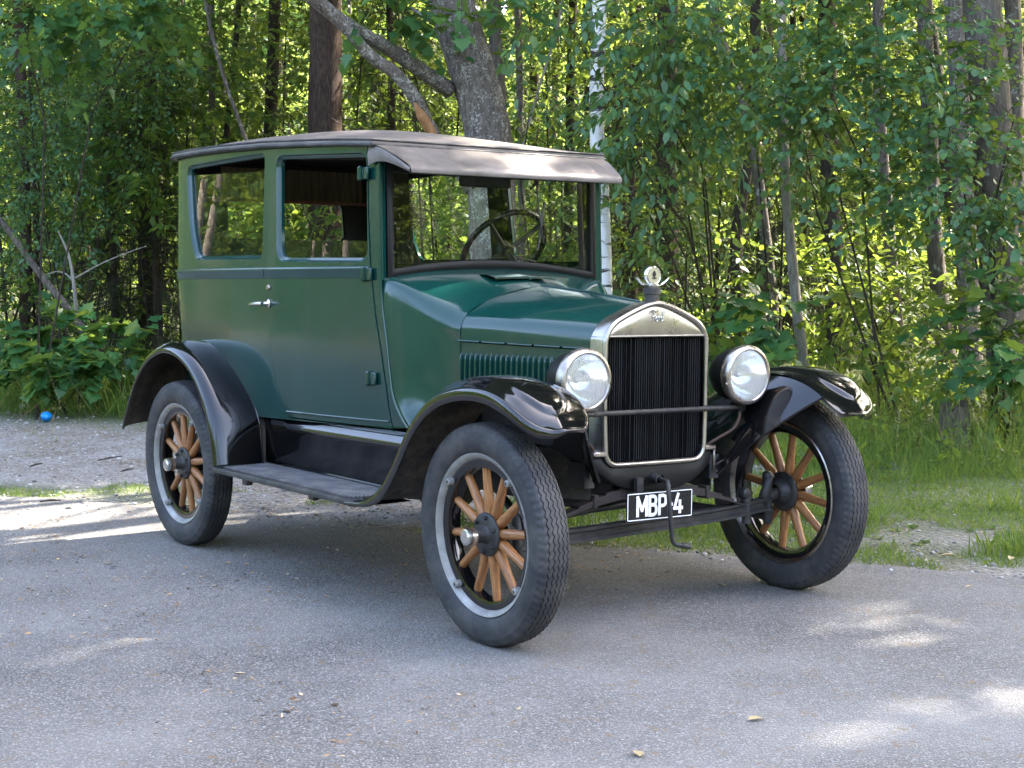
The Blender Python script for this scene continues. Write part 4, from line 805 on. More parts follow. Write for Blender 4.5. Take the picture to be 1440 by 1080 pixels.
def reveal(mb, P, prof, step=.03):
    """strip turned in from the edge of a hole; prof = [(inset, depth)...]; returns the innermost outline"""
    P = dens(P, step); G = []
    for i, d in prof:
        Q = inset(P, i); G.append([shell(a, b, -d) for a, b in Q])
    G = np.array(G); mb.grid(G, cv=True); return inset(P, prof[-1][0])
# outlines in (s, z)
RWIN = rounded([(xs(x), z) for x, z in [(-2.710, 1.788), (-1.910, 1.799), (-1.892, 1.328), (-2.595, 1.332), (-2.668, 1.48)]], [.06, .05, .045, .055, .10])
DWIN = rounded([(xs(x), z) for x, z in [(-1.805, 1.778), (-1.108, 1.747), (-1.094, 1.306), (-1.758, 1.314)]], [.055, .055, .06, .07])
DOOR = np.array([(xs(x), z) for x, z in [(-1.875, 1.819), (-1.866, 1.5), (-1.857, 1.279), (-1.836, 1.092), (-1.812, .968), (-1.774, .814), (-1.726, .708), (-1.676, .640),
                 (-1.4, .638), (-1.1, .637), (-.948, .637), (-.975, .812), (-1.010, .964), (-1.038, 1.076), (-1.058, 1.19), (-1.072, 1.279), (-1.090, 1.5), (-1.10, 1.772), (-1.2, 1.784), (-1.5, 1.801), (-1.7, 1.812)]])
DOORG = inset(DOOR[::-1], -.0)
RW_ = rounded([(BHALF-.36, 1.66), (BHALF+.36, 1.66), (BHALF+.36, 1.43), (BHALF-.36, 1.43)], .06)
def shell2(s, z, off=0.0):
    if s <= BHALF: return shell(s, z, off)
    p = shell(2*BHALF-s, z, off); p[1] *= -1; return p
def bodytop(s):
    return ztop(shell2(min(s, 2*BHALF-s) if s > BHALF else s, 1.5)[0])
S_END = 2*BHALF
top = [(s, bodytop(s)) for s in np.linspace(0, S_END, 60)]
# front edge follows the A post and the cowl seam (it sweeps forward towards the sill)
APOST = [(-.83, .652), (-.885, .70), (-.935, .772), (-.962, .88), (-.982, .993), (-1.005, 1.10), (-1.020, 1.22), (-1.025, 1.33), (-1.036, 1.775)]
outer = [(xs(x), z) for x, z in APOST[:-1]] + [(xs(-1.030), 1.55), (xs(-1.036), 1.775)] + [t_ for t_ in top if xs(-1.05) < t_[0] < S_END-xs(-1.05)] + [(S_END-xs(-1.036), 1.775), (S_END-xs(-1.030), 1.55)] + [(S_END-xs(x), z) for x, z in APOST[:-1][::-1]] + \
        [(S_END-xs(-1.0), .64), (BHALF+.3, .63), (BHALF-.3, .63), (xs(-1.95), .628), (xs(-1.0), .64)]
def rvs(P): Q = np.array(P, float); Q[:, 0] = S_END-Q[:, 0]; return Q[::-1]
mb = MB()
V, F = sheet(np.array(outer), [RWIN, DOOR, rvs(RWIN), rvs(DOOR), RW_], shell2, .055)
mb.add(V, F)
def reveal2(mb, P, prof, flip=False):
    P = dens(P, .03); G = []
    for i, d in prof: G.append([shell2(a, b, -d) for a, b in inset(P, i)])
    G = np.array(G); V, F = grid(G, cv=True); mb.add(V, F); return inset(P, prof[-1][0])
REV = [(0, 0), (.002, .0015), (.004, .006), (.008, .010), (.014, .013), (.018, .016), (.019, .03)]
body_in = {}
for k, P in (('qr', RWIN), ('ql', rvs(RWIN)), ('rw', RW_)): body_in[k] = reveal2(mb, P, REV)
for P in (DOOR, rvs(DOOR)): reveal2(mb, P, [(0, 0), (0.0005, .003), (.001, .03)])
body = mb.build('body_shell', MT['green'], car, 35, True)
# belt moulding: a raised band right round
def band(s0, s1, prof, n=80, cap=True):
    G = []
    for s in np.linspace(s0, s1, n):
        G.append([shell2(s, z, o) for z, o in prof])
    return np.array(G)
BELT = [(1.241, -.001), (1.243, .003), (1.248, .0045), (1.270, .006), (1.276, .0085), (1.281, .010), (1.286, .0085), (1.289, .003), (1.290, -.001)]
mb = MB()
mb.grid(band(xs(-1.862), S_END-xs(-1.862), BELT, 150))
mb.build('belt_moulding', MT['green'], body, 40, True)
def flat(V):
    V = np.array(V, float); m_ = V.mean(0); n_ = np.linalg.svd(V-m_)[2][2]; return V-((V-m_)@n_)[:, None]*n_
# ---- doors -------------------------------------------------------------------------------------
def make_door(side):
    f = (lambda P: np.array(P)) if side == 'r' else rvs
    mb = MB(); D = inset(f(DOOR), .006)
    fn = lambda a, b: shell2(a, b, .0025)
    V, F = sheet(D, [f(DWIN)], fn, .05); mb.add(V, F)
    Pd = dens(D, .03); G = np.array([[shell2(a, b, .0025-d) for a, b in inset(Pd, i)] for i, d in ((0, 0), (-.0005, .004), (-.0005, .028))]); mb.grid(G, cv=True)
    Pw = dens(f(DWIN), .03); G = np.array([[shell2(a, b, .0025-d) for a, b in inset(Pw, i)] for i, d in REV]); mb.grid(G, cv=True)
    d = mb.build('door', MT['green'], car, 35, True)
    # moulding on the door
    a0, a1 = (xs(-1.852), xs(-1.080)) if side == 'r' else (S_END-xs(-1.080), S_END-xs(-1.852))
    G = np.array([[shell2(s, z, o+.0025) for z, o in BELT] for s in np.linspace(a0, a1, 40)]); MB().grid(G).build('belt_moulding', MT['green'], d, 40, True)
    # drip bead along the sill of the door
    sgn = SIDE[side]
    P = [shell(xs(x), .668, .004) for x in np.linspace(-1.685, -.968, 20)]
    MB().tube(sgn(P), .0045, 6).build('sill_bead', MT['green'], d, 60, True)
    # half-lowered glass
    Q = [p for p in dens(inset(f(DWIN), .012), .03)]; zc = 1.402
    Q = np.array([q for q in Q if q[1] <= zc+.012*(q[0]*0)]);
    lo = Q[np.argsort(Q[:, 0])]
    xs_ = np.linspace(Q[:, 0].min(), Q[:, 0].max(), 8); R0 = []; R1 = []
    for a in xs_:
        R0.append(shell2(a, 1.312, -.026)); R1.append(shell2(a, zc+.02*((a-xs_[0])/(xs_[-1]-xs_[0])-.5)*(1 if side == 'r' else -1), -.026))
    g = MB().grid(flat(np.array(R0+R1)).reshape(2, -1, 3)).build('window_glass', MT['pane'], d, 180, True)
    # handle
    h = MB(); p = sgn([(-1.812, -.6515, 1.133)])[0]; s = 1 if side == 'r' else -1
    h.lathe([(0, .0), (.018, 0), (.019, .004), (.012, .008), (.009, .012), (.008, .04), (0, .042)], 20, 'y', (0, 0, 0))
    V = np.vstack(h.V); V[:, 1] *= -1
    h2 = MB().add(V, h.F)
    h2.tube([(.012, -.040, 0), (-.01, -.044, 0), (-.05, -.044, -.002), (-.092, -.040, -.004), (-.104, -.039, -.005)], [.008, .0095, .0085, .010, .007], 12)
    V = np.vstack(h2.V); V[:, 1] *= s; hd = mesh('door_handle', V+p, h2.F if s == 1 else rev(h2.F), MT['bright'], d, 50, True)
    kz = sgn([(-1.818, -.652, 1.203)])[0]
    MB().lathe([(0, -.006*s), (.010, -.006*s), (.013, -.002*s), (.013, .004*s)], 16, 'y', kz).build('keyhole_cover', MT['nickel'], d, 50, True)
    for x, z, yh in ((-1.108, 1.662, .580), (-1.088, 1.258, .574), (-1.060, .838, .568)):
        b = MB(); w = np.array([x, -yh, z])
        b.tube([w+(-.018, -.012, -.030), w+(-.018, -.012, -.024), w+(-.018, -.012, .024), w+(-.018, -.012, .030)], [.006, .012, .012, .006], 10)
        b.box(w+(.012, -.004, 0), (.045, .012, .05), bev=.004); b.box(w+(-.008, -.006, 0), (.02, .01, .04), bev=.003)
        V = np.vstack(b.V); V = sgn(V); mesh('hinge', V, b.F if side == 'r' else rev(b.F), MT['green'], d, 40, True)
    # inner lining
    G = np.array([[shell2(s_, z, -.05) for z in np.linspace(.66, 1.30, 6)] for s_ in np.linspace(a0+.02, a1-.02, 12)]); MB().grid(G).build('door_lining', MT['lining'], d, 180, True)
    return d
for sd in 'rl': make_door(sd)
# ---- panes of the body
def pane(name, P, off, parent, mat, zmax=None):
    P = np.asarray(P)
    if zmax is not None: P = np.array([(a, min(b, zmax(a))) for a, b in P])
    c = P.mean(0); V = flat([shell2(*c, -off)]+[shell2(a, b, -off) for a, b in P])
    F = [(0, 1+i, 1+(i+1) % len(P)) for i in range(len(P))]
    return mesh(name, V, F, mat, parent, 180, True)
qz = lambda a: float(np.interp(a if a < BHALF else S_END-a, [xs(-1.9), xs(-2.68)], [1.716, 1.742]))
for k in ('qr', 'ql'): pane('quarter_window_glass', body_in[k], .024, body, MT['pane'], qz)
pane('rear_window_glass', body_in['rw'], .026, body, MT['dusty'])
# glass channels: thin dark felt strip behind each opening
# ---- lining, curtain, seats ---------------------------------------------------------------------
mb = MB()
inh = [dens(inset(P, .018), .06) for P in (RWIN, rvs(RWIN), RW_)] + [inset(DOOR, .06), inset(rvs(DOOR), .06)]
V, F = sheet(np.array([(xs(-1.06), .66), (xs(-1.06), 1.76)] + [(s, bodytop(s)-.02) for s in np.linspace(xs(-1.15), S_END-xs(-1.15), 40)] + [(S_END-xs(-1.06), 1.76), (S_END-xs(-1.06), .66)]),
             inh, lambda a, b: shell2(a, b, -.045), .07)
mb.add(V, F)
mb.build('cabin_lining', MT['lining'], body, 60, True)
for y0, y1 in ((-.40, .40),):
    G = []
    for i, y in enumerate(np.linspace(y0, y1, 180)):
        w = .010*math.sin(i*.75)+.004*math.sin(i*.31+1)
        G.append([(-2.835+w*k, y, z) for z, k in ((1.80, .2), (1.76, .7), (1.70, 1), (1.645, 1.1))])
    MB().grid(np.array(G)).build('curtain', MT['curtain'], car, 180, True)
mb = MB(); mb.box((-2.845, 0, 1.64), (.02, 1.05, .018), bev=.004); mb.build('curtain_rail', MT['red'], car, 40, True)
mb = MB(); mb.box((-1.95, 0, .60), (1.8, 1.04, .03)); mb.box((-1.07, 0, .84), (.03, 1.02, .45)); mb.build('cabin_floor', MT['lining'], car, 40, True)
mb = MB(); G = []
for y in np.linspace(-.535, .535, 30):
    pf = .012*math.cos(y*2*math.pi/.15)
    G.append([(-2.76, y, 1.20), (-2.70+pf, y, 1.24), (-2.64+pf, y, 1.22), (-2.58+pf, y, 1.05), (-2.52+pf, y, .90), (-2.30, y, .93+pf), (-2.12, y, .92+pf), (-2.06, y, .86), (-2.07, y, .64)])
mb.grid(np.array(G)); mb.build('rear_seat', MT['seat'], car, 70, True)
for s in (-1, 1):
    mb = MB(); G = []
    for y in np.linspace(.06, .53, 18):
        pf = .010*math.cos((y-.06)*2*math.pi/.1175); e = min(1, (y-.05)/.05, (.54-y)/.05)
        G.append([(-1.76, s*y, .66), (-1.84, s*y, .95), (-1.90, s*y, 1.16+.03*e), (-1.87+pf, s*y, 1.19+.035*e), (-1.82+pf, s*y, 1.17+.02*e), (-1.73+pf, s*y, .95), (-1.70, s*y, .90), (-1.45, s*y, .93+pf), (-1.28, s*y, .92), (-1.26, s*y, .86), (-1.27, s*y, .66)])
    mb.grid(np.array(G)); mb.build('front_seat', MT['seat'], car, 70, True)
# ---- roof -----------------------------------------------------------------------------------------
XR0, XR1 = -1.045, -2.995
def roofpt(u, v, up=0.0):
    """u 0 front .. 1 rear, v -1..1 across"""
    x = XR0+(XR1-XR0)*u; hw = Yp(x)-.036*min(1, max(0, (Yp(x)-.562)/.08))+.018+.006*(1-min(1, u/.1))
    dr = max(0, (u-.93)/.07); hw -= .115*(1-math.sqrt(max(0, 1-dr**2)))
    y = hw*v; ze = ztop(x)+.012
    cr = (.074*min(1, max(0, u)/.34)**.75)*(1-.8*max(0, (u-.55)/.45)**2)
    return np.array([x, y, ze+cr*(1-abs(v)**2.3)+up])
U = np.concatenate([np.linspace(0, .16, 9), np.linspace(.2, .92, 16), np.linspace(.94, 1, 8)])
Vv = np.concatenate([[-1], np.linspace(-.985, .985, 27), [1]])
mb = MB()
G = np.array([[roofpt(a, b) for b in Vv] for a in U]); mb.grid(G)
rim = [roofpt(0, b) for b in Vv] + [roofpt(a, 1) for a in U[1:]] + [roofpt(1, b) for b in Vv[::-1][1:]] + [roofpt(a, -1) for a in U[::-1][1:-1]]
rim = np.array(rim); cen = rim.mean(0); out = rim-cen; out[:, 2] = 0; out /= np.linalg.norm(out, axis=1)[:, None]
dn = np.array([0, 0, 1.])
mb.grid(np.array([rim, rim+out*.006-dn*.006, rim+out*.009-dn*.016, rim+out*.006-dn*.026, rim+out*.002-dn*.030, rim-out*.02-dn*.031]), cv=True)
roof = mb.build('roof', MT['cloth'], car, 50, True)
mb = MB(); P = rim+out*.009-dn*.024; mb.tube(np.vstack([P, P[:1]]), .0075, 8); mb.tube(np.vstack([rim+out*.007-dn*.004, (rim+out*.007-dn*.004)[:1]]), .0045, 6)
mb.build('drip_moulding', MT['dull'], roof, 60, True)
mb = MB(); G = np.array([[roofpt(a, b*.95, -.045) for b in np.linspace(-1, 1, 12)] for a in np.linspace(.02, .98, 12)]); mb.grid(G); mb.build('headlining', MT['lining'], roof, 180, True)
# ---- sun visor ------------------------------------------------------------------------------------
mb = MB(); G = []
rr_ = np.random.default_rng(3)
for i, y in enumerate(np.linspace(-1, 1, 41)):
    k = .0035*math.sin(i*1.1)+.003*rr_.normal()
    ridge = .006*math.exp(-((y+.32)/.03)**2)+.008*math.exp(-((y-.12)/.025)**2)
    G.append([(-1.058, y*.582, 1.778), (-1.04, y*.580, 1.775+ridge*.4), (-.98, y*.570, 1.751+k*.6+ridge), (-.91, y*.552, 1.715+k+ridge), (-.86, y*.536, 1.690+k*.5+ridge*.5),
              (-.842, y*.530, 1.677), (-.836, y*.528, 1.665), (-.840, y*.526, 1.654), (-.852, y*.524, 1.652), (-.90, y*.53, 1.695), (-1.03, y*.56, 1.752)])
mb.grid(np.array(G))
for s in (-1, 1):   # cheeks
    A = spline([(-1.075, s*.580, 1.778), (-.98, s*.571, 1.752), (-.91, s*.553, 1.716), (-.839, s*.530, 1.672)], 12)
    B = spline([(-1.078, s*.582, 1.690), (-1.04, s*.580, 1.702), (-.97, s*.568, 1.702), (-.91, s*.552, 1.684), (-.842, s*.530, 1.655)], 12)
    mb.grid(np.array([A, (A+B)/2+np.array([0, s*.006, 0]), B]))
    for q in ((-1.066, 1.76), (-1.066, 1.705), (-1.05, 1.765)): mb.lathe([(0, -.004), (.006, -.003), (.007, .003)], 10, 'y', (q[0]-.0, s*.582, q[1]))
mb.build('sun_visor', MT['cloth'], car, 50, True)
# ---- windshield -----------------------------------------------------------------------------------
WX = -1.012
def wsb(y): return 1.287-.042*(y/.535)**2-.004*abs(y/.535)   # lower edge of the frame
def strip(P, Q, d0, d1):
    """square bar between two outlines P (outer) and Q (inner), x from d0 to d1"""
    P, Q = np.array(P), np.array(Q)
    f = lambda R, d, e=0: np.array([(d+r[2], r[0], r[1]) for r in R])
    G = np.array([f(P, d0), f(P, d1), f((P*.75+Q*.25), d1+.004), f((P*.25+Q*.75), d1+.004), f(Q, d1), f(Q, d0)])
    return G
yy = np.linspace(-.528, .528, 25)
Po = [(y, wsb(y), 0) for y in yy] + [(.528, 1.70, -.016), (-.528, 1.70, -.016)]
yi = np.linspace(-.499, .499, 25)
Pi = [(y, wsb(y*1.03)+.034, 0) for y in yi] + [(.499, 1.664, -.016), (-.499, 1.664, -.016)]
ws = MB().grid(strip(Po, Pi, WX-.022, WX+.004), cv=True).build('windshield', MT['frame'], car, 40, True)
c = (WX-.01, 0, 1.47); V = [c]+[(WX-.008+p[2], p[0], p[1]) for p in Pi]
mesh('windshield_glass', V, [(0, 1+i, 1+(i+1) % len(Pi)) for i in range(len(Pi))], MT['pane'], ws, 180, True)
mb = MB(); mb.box((WX-.04, 0, 1.725), (.05, 1.05, .05)); mb.build('windshield_header', MT['black'], ws, 40, True)
mb = MB(); mb.tube([(WX+.012, .190, 1.675), (WX+.016, .194, 1.64)], .009, 8); mb.tube([(WX+.016, .192, 1.645), (WX+.012, .212, 1.52), (WX+.010, .238, 1.397)], .0035, 6)
mb.box((WX+.006, .226, 1.47), (.006, .010, .21), R=Matrix.Rotation(-.16, 3, 'X'), bev=.001); mb.build('wiper', MT['dull'], ws, 40, True)
# pillars each side of the windshield
for s in (-1, 1):
    mb = MB(); P = []
    for z in np.linspace(1.235, 1.745, 12):
        xo = np.interp(z, [1.2, 1.33, 1.775], [-1.018, -1.022, -1.034]); yo = s*(Yp(xo)+.001); yi_ = s*.531
        P.append([(xo-.02, yo, z), (xo+.001, yo-s*.001, z), (xo+.007, yo-s*.006, z), (xo+.007, yo-s*.013, z), (xo+.003, yo-s*.017, z), (xo+.001, yi_, z), (xo-.03, yi_-s*.001, z)])
    mb.grid(np.array(P)); mb.build('pillar', MT['green'], car, 40, True)
    mb = MB(); P = [(x+.006, s*(Yp(x)+.0), z) for x, z in APOST[:-1]]+[(-1.026, s*.5585, 1.5), (-1.030, s*.5585, 1.70)]
    mb.tube(spline(P, 50), .006, 8); mb.build('pillar_bead', MT['green'], car, 60, True)
# ---- cowl and hood ----------------------------------------------------------------------------------
RC = [(-.818, -.540, .656), (-.932, -.549, .772), (-.980, -.554, .993), (-1.008, -.556, 1.13), (-1.018, -.551, 1.205), (-1.022, -.535, 1.243), (-1.016, -.47, 1.256), (-1.012, -.34, 1.272), (-1.012, -.16, 1.284), (-1.012, 0, 1.288)]
FC = [(-.672, -.402, .62), (-.672, -.402, .75), (-.672, -.402, .90), (-.672, -.402, 1.00), (-.672, -.400, 1.055), (-.672, -.366, 1.108), (-.672, -.300, 1.146), (-.672, -.205, 1.179), (-.672, -.10, 1.204), (-.672, 0, 1.214)]
RC, FC = splk(RC, 6), splk(FC, 6)
G = []
for R_, F_ in zip(RC, FC):
    d = abs(R_[0]-F_[0]); row = []
    a = min(1, max(0, (R_[2]-.6)/.6))
    m0 = np.array([-d*.9, (-.23)*d*1.15, .055*d]); m1 = np.array([-d*1.0, -.08*d, .08*d])
    if R_[2] > 1.25: m1 = np.array([-d, 0, .26*d]); m0 = np.array([-d, (-.23)*d*abs(F_[1])/.4, .16*d])
    for t in np.linspace(0, 1, 18):
        h = ((2*t**3-3*t**2+1), (t**3-2*t**2+t), (-2*t**3+3*t**2), (t**3-t**2)); row.append(h[0]*F_+h[1]*m0+h[2]*R_+h[3]*m1)
    G.append(row)
G = np.array(G); G2 = np.concatenate([G, mir(G)[::-1][1:]], 0)
cowl = MB().grid(G2).build('cowl', MT['green'], car, 60, True)
# ventilator lid on the cowl
mb = MB(); L = []
for y in np.linspace(-.15, .15, 15):
    e = 1-(y/.155)**2; L.append([(-.80-.02*e*0, y, 1.2475-.008*abs(y/.15)), (-.80, y, 1.2545-.008*abs(y/.15)), (-.855, y, 1.2655-.008*abs(y/.15)), (-.91, y, 1.268-.008*abs(y/.15)), (-.925, y, 1.263-.008*abs(y/.15))])
mb.grid(np.array(L)); mb.box((-.797, .0, 1.247), (.008, .26, .006)); mb.box((-.795, .02, 1.246), (.014, .02, .014), bev=.003)
mb.build('cowl_vent', MT['green'], cowl, 40, True)
# hood: upper panels from hinge to hinge, lifted 2 mm over the cowl line
HR = np.array([(-.405, 1.000), (-.404, 1.030), (-.400, 1.062), (-.382, 1.094), (-.355, 1.116), (-.305, 1.144), (-.255, 1.165), (-.152, 1.192), (-.07, 1.208), (0, 1.216)])
HF = np.array([(-.246, .984), (-.246, 1.006), (-.243, 1.028), (-.236, 1.052), (-.222, 1.070), (-.199, 1.087), (-.162, 1.104), (-.10, 1.128), (-.05, 1.143), (0, 1.152)])
HR, HF = splk(HR, 4), splk(HF, 4)
G = []
for t in np.linspace(0, 1, 22):
    x = -.694+(.650)*t; bl = .018*math.sin(math.pi*t)
    sec = HR*(1-t)+HF*t; sec = sec.copy(); sec[:, 0] -= bl*.45*np.minimum(1, np.abs(sec[:, 0])/.2); sec[:, 1] += bl*.25
    G.append([(x, y, z) for y, z in sec]+[(x, -y, z) for y, z in sec[::-1][1:]])
G = np.array(G); mb = MB(); mb.grid(G); 
mb.grid(np.array([G[0], G[0]-np.array([0, 0, .004])+np.array([.001, 0, 0])]))
hood = mb.build('hood', MT['green'], car, 60, True)
mb = MB(); mb.tube([G[i][len(G[i])//2]+(0, 0, .002) for i in range(22)], .004, 6); mb.build('hood_ridge', MT['green'], hood, 60, True)
for s in (-1, 1):
    mb = MB()
    def side(t, z):
        x = -.694+.650*t; y = -(HR[0, 0]*(1-t)+HF[0, 0]*t - .018*math.sin(math.pi*t)*.45)
        return np.array([x, s*(y-.002), z])
    hz = lambda t: 1.000*(1-t)+.984*t-.006
    Gs = np.array([[side(t, z) for z in np.linspace(.66, 1, 6)*1.0*(hz(t)-.66)/.34+.66-.66*(hz(t)-.66)/.34] for t in np.linspace(0, 1, 20)])
    mb.grid(Gs)
    # pressed louvres: each a half-teardrop rib standing out of the side
    for i in range(18):
        t0 = .045+i*.0405; ph = []
        for k, (z, w) in enumerate(zip([.715, .73, .76, .82, .88, .93, .950, .958], [.2, .8, 1, 1, 1, .95, .7, .1])):
            c0 = side(t0, z-.004); hw = .0078*w
            ph.append([c0+np.array([-hw, s*.0, 0]), c0+np.array([-hw*.6, s*.006*w, 0]), c0+np.array([hw*.1, s*.014*w, 0]), c0+np.array([hw*.8, s*.012*w, 0]), c0+np.array([hw, -s*.001, 0])])
        mb.grid(np.array(ph))
    mb.build('hood_side', MT['green'], hood, 50, True)
    mb = MB()
    for i in range(5):
        ta, tb = i/5+.01, (i+1)/5-.01
        mb.tube([side(ta, hz(ta)+.006)+np.array([0, s*.003, 0]), side(tb, hz(tb)+.006)+np.array([0, s*.003, 0])], .004, 8)
    mb.build('hood_hinge', MT['green'], hood, 60, True)
    mb = MB(); p = side(.86, .875)
    mb.tube([p+(0, s*.0, .0), p+(0, s*.03, 0)], .007, 8); mb.tube([p+(0, s*.03, -.03), p+(0, s*.034, .0), p+(.006, s*.036, .028)], [.006, .008, .005], 8)
    mb.build('hood_latch', MT['nickel'], hood, 50, True)
# hollow of the engine bay: dark firewall so no light leaks
mb = MB(); mb.box((-.70, 0, .82), (.02, .72, .42)); mb.box((-.36, 0, .80), (.5, .25, .3), bev=.03); mb.build('engine', MT['iron'], car, 40, True)
# ---- radiator --------------------------------------------------------------------------------------
OUT = [(-.250, .600), (-.250, .80), (-.249, 1.00), (-.243, 1.032), (-.228, 1.062), (-.195, 1.090), (-.137, 1.117), (-.071, 1.142), (-.030, 1.153), (0, 1.157)]
OUT = np.vstack([splk(OUT, 5)]); OUT = np.vstack([OUT, np.array([(-y, z) for y, z in OUT[::-1][1:]])])
def rsec(x, sc): 
    return np.array([(x, y*sc, .80+(z-.80)*(1-(1-sc)*.55)) for y, z in OUT])
mb = MB()
mb.grid(np.array([rsec(-.048, .985), rsec(-.046, 1.0), rsec(-.02, 1.002), rsec(.022, 1.0), rsec(.026, .995)]))
# bead round the front
rad = mb.build('radiator_shell', MT['nickel'], car, 40, True)
mb = MB(); low = [(-.243, .62), (-.241, .602), (-.235, .588), (-.225, .576), (-.212, .568), (-.195, .5645), (-.1, .563), (0, .563), (.1, .563), (.195, .5645), (.212, .568), (.225, .576), (.235, .588), (.241, .602), (.243, .62)]
bead = np.vstack([np.array([(.032, y*.972, z-.006) for y, z in OUT[6:-6:2]]), np.array([(.034, y*.975, z) for y, z in low[::-1]])])
mb.tube(spline(bead, 220, True)[list(range(220))+[0]], .0105, 10); mb.build('radiator_bead', MT['nickel'], rad, 60, True)
mb = MB()   # header panel
P = [(y*.955, z-.012) for y, z in OUT if z > 1.03]; n = len(P); G = []
for y, z in P: G.append([(.0325-.010*(1-abs(y)/.25)*0, y, 1.030), (.036, y, 1.030+(z-1.030)*.35), (.034, y, 1.030+(z-1.030)*.7), (.028, y, z)])
mb.grid(np.array(G)); mb.tube([(.034, -.226, 1.031), (.034, .226, 1.031)], .005, 8); mb.build('radiator_header', MT['nickel'], rad, 60, True)
mb = MB(); G = []
for i, y in enumerate(np.linspace(-.236, .236, 265)):
    k = i % 6; x = (.013, .013, -.002, -.002, -.002, -.002)[k]+(.0004*rr_.normal() if k < 2 else 0)
    G.append([(x, y, .573), (x, y, .80), (x, y, 1.033)])
mb.grid(np.array(G)); mb.build('radiator_core', MT['core'], rad, 0, True)
# script on the header
mb = MB(); sc_ = .068; ox, oz = -.036, 1.078
def stroke(pts, r=.0020):
    Q = spline(np.array(pts, float), 6*len(pts)); mb.tube([(.0378, ox+a*sc_, oz+b*sc_) for a, b in Q], r, 6)
stroke([(.02, .52), (.08, .66), (.25, .66), (.42, .60), (.5, .68)]); stroke([(.27, .64), (.22, .40), (.14, .12), (.05, .08)]); stroke([(.1, .36), (.24, .38), (.34, .42)])
stroke([(.45, .34), (.38, .28), (.36, .16), (.42, .10), (.5, .18), (.48, .30), (.45, .34), (.54, .30)]); stroke([(.54, .30), (.60, .36), (.62, .28), (.60, .10)]); stroke([(.61, .26), (.66, .35), (.72, .32)])
stroke([(.86, .30), (.78, .34), (.73, .22), (.77, .10), (.86, .16), (.90, .34)]); stroke([(.97, .66), (.92, .42), (.88, .16), (.93, .09), (1.0, .16)])
mb.build('emblem', MT['bright'], rad, 60, True)
# filler neck, cap, dial and wings
mb = MB(); mb.lathe([(0, 1.15), (.028, 1.15), (.0285, 1.182), (.033, 1.184), (.033, 1.206), (.028, 1.210), (0, 1.210)], 24, 'z'); capo = mb.build('radiator_cap', MT['dull'], rad, 40, True)
mb = MB(); mb.lathe([(0, 1.209), (.020, 1.209), (.022, 1.214), (.014, 1.218), (.011, 1.222), (0, 1.223)], 20, 'z')
mb.lathe([(0, -.014), (.030, -.014), (.036, -.008), (.0375, 0), (.036, .008), (.032, .012), (.030, .010), (0, .010)], 28, 'x', (0, 0, 1.252))
for s in (-1, 1):
    P = spline([(0, s*.008, 1.219), (0, s*.028, 1.217), (0, s*.050, 1.223), (0, s*.068, 1.235), (0, s*.078, 1.245)], 14)
    mb.tube(P, np.concatenate([np.linspace(.009, .010, 7), np.linspace(.009, .003, 7)]), 8, sq=.5)
    for k in range(3): mb.tube([P[5+k*2]+(0.006, 0, .001), P[8+k*2]+(.006, 0, .003)], .003, 5)
mo = mb.build('winged_temperature_gauge', MT['bright'], capo, 50, True)
mb = MB(); mb.lathe([(0, .0105), (.029, .0105)], 28, 'x', (0, 0, 1.252)); mb.build('dial_face', MT['dial'], mo, 0, True)
mb = MB(); mb.box((.0125, 0, 1.258), (.003, .005, .026)); mb.box((.0125, 0, 1.243), (.003, .02, .004)); mb.lathe([(0, .012), (.009, .012)], 14, 'x', (0, 0, 1.258)); mb.build('dial_marks', MT['dull'], mo, 0, True)
# brackets at the foot of the shell and the apron
for s in (-1, 1):
    mb = MB(); mb.box((.005, s*.262, .606), (.075, .065, .018), bev=.004); mb.box((.028, s*.296, .565), (.010, .010, .085), bev=.003); mb.build('radiator_bracket', MT['tarnish'], rad, 40, True)
mb = MB(); A_ = []
APY = np.linspace(-1, 1, 41)
for a in APY:
    y = .292*a; e_ = max(0, abs(a)-.62)/.38
    zt = .553+.046*min(1, max(0, (abs(y)-.205)/.05)); zb = .464+.10*abs(a)**2.8; x = .034-.018*e_**2
    row = []
    for t in np.linspace(0, 1, 9): row.append((x+.012*math.sin(math.pi*(.1+.55*t))-.006, y*(1-.0*t), zt*(1-t)+zb*t))
    row += [(row[-1][0]-.006, y, zb-.004), (row[-1][0]-.02, y, zb-.003), (x-.10, y, zb+.004)]
    A_.append(row)
A_ = np.array(A_); mb.grid(A_)
for s, row in ((-1, A_[0]), (1, A_[-1])):
    mb.grid(np.array([row, row+np.array([-.015, s*.003, .0]), row+np.array([-.15, -s*.01, .01])]))
mb.build('radiator_apron', MT['frame'], car, 50, True)
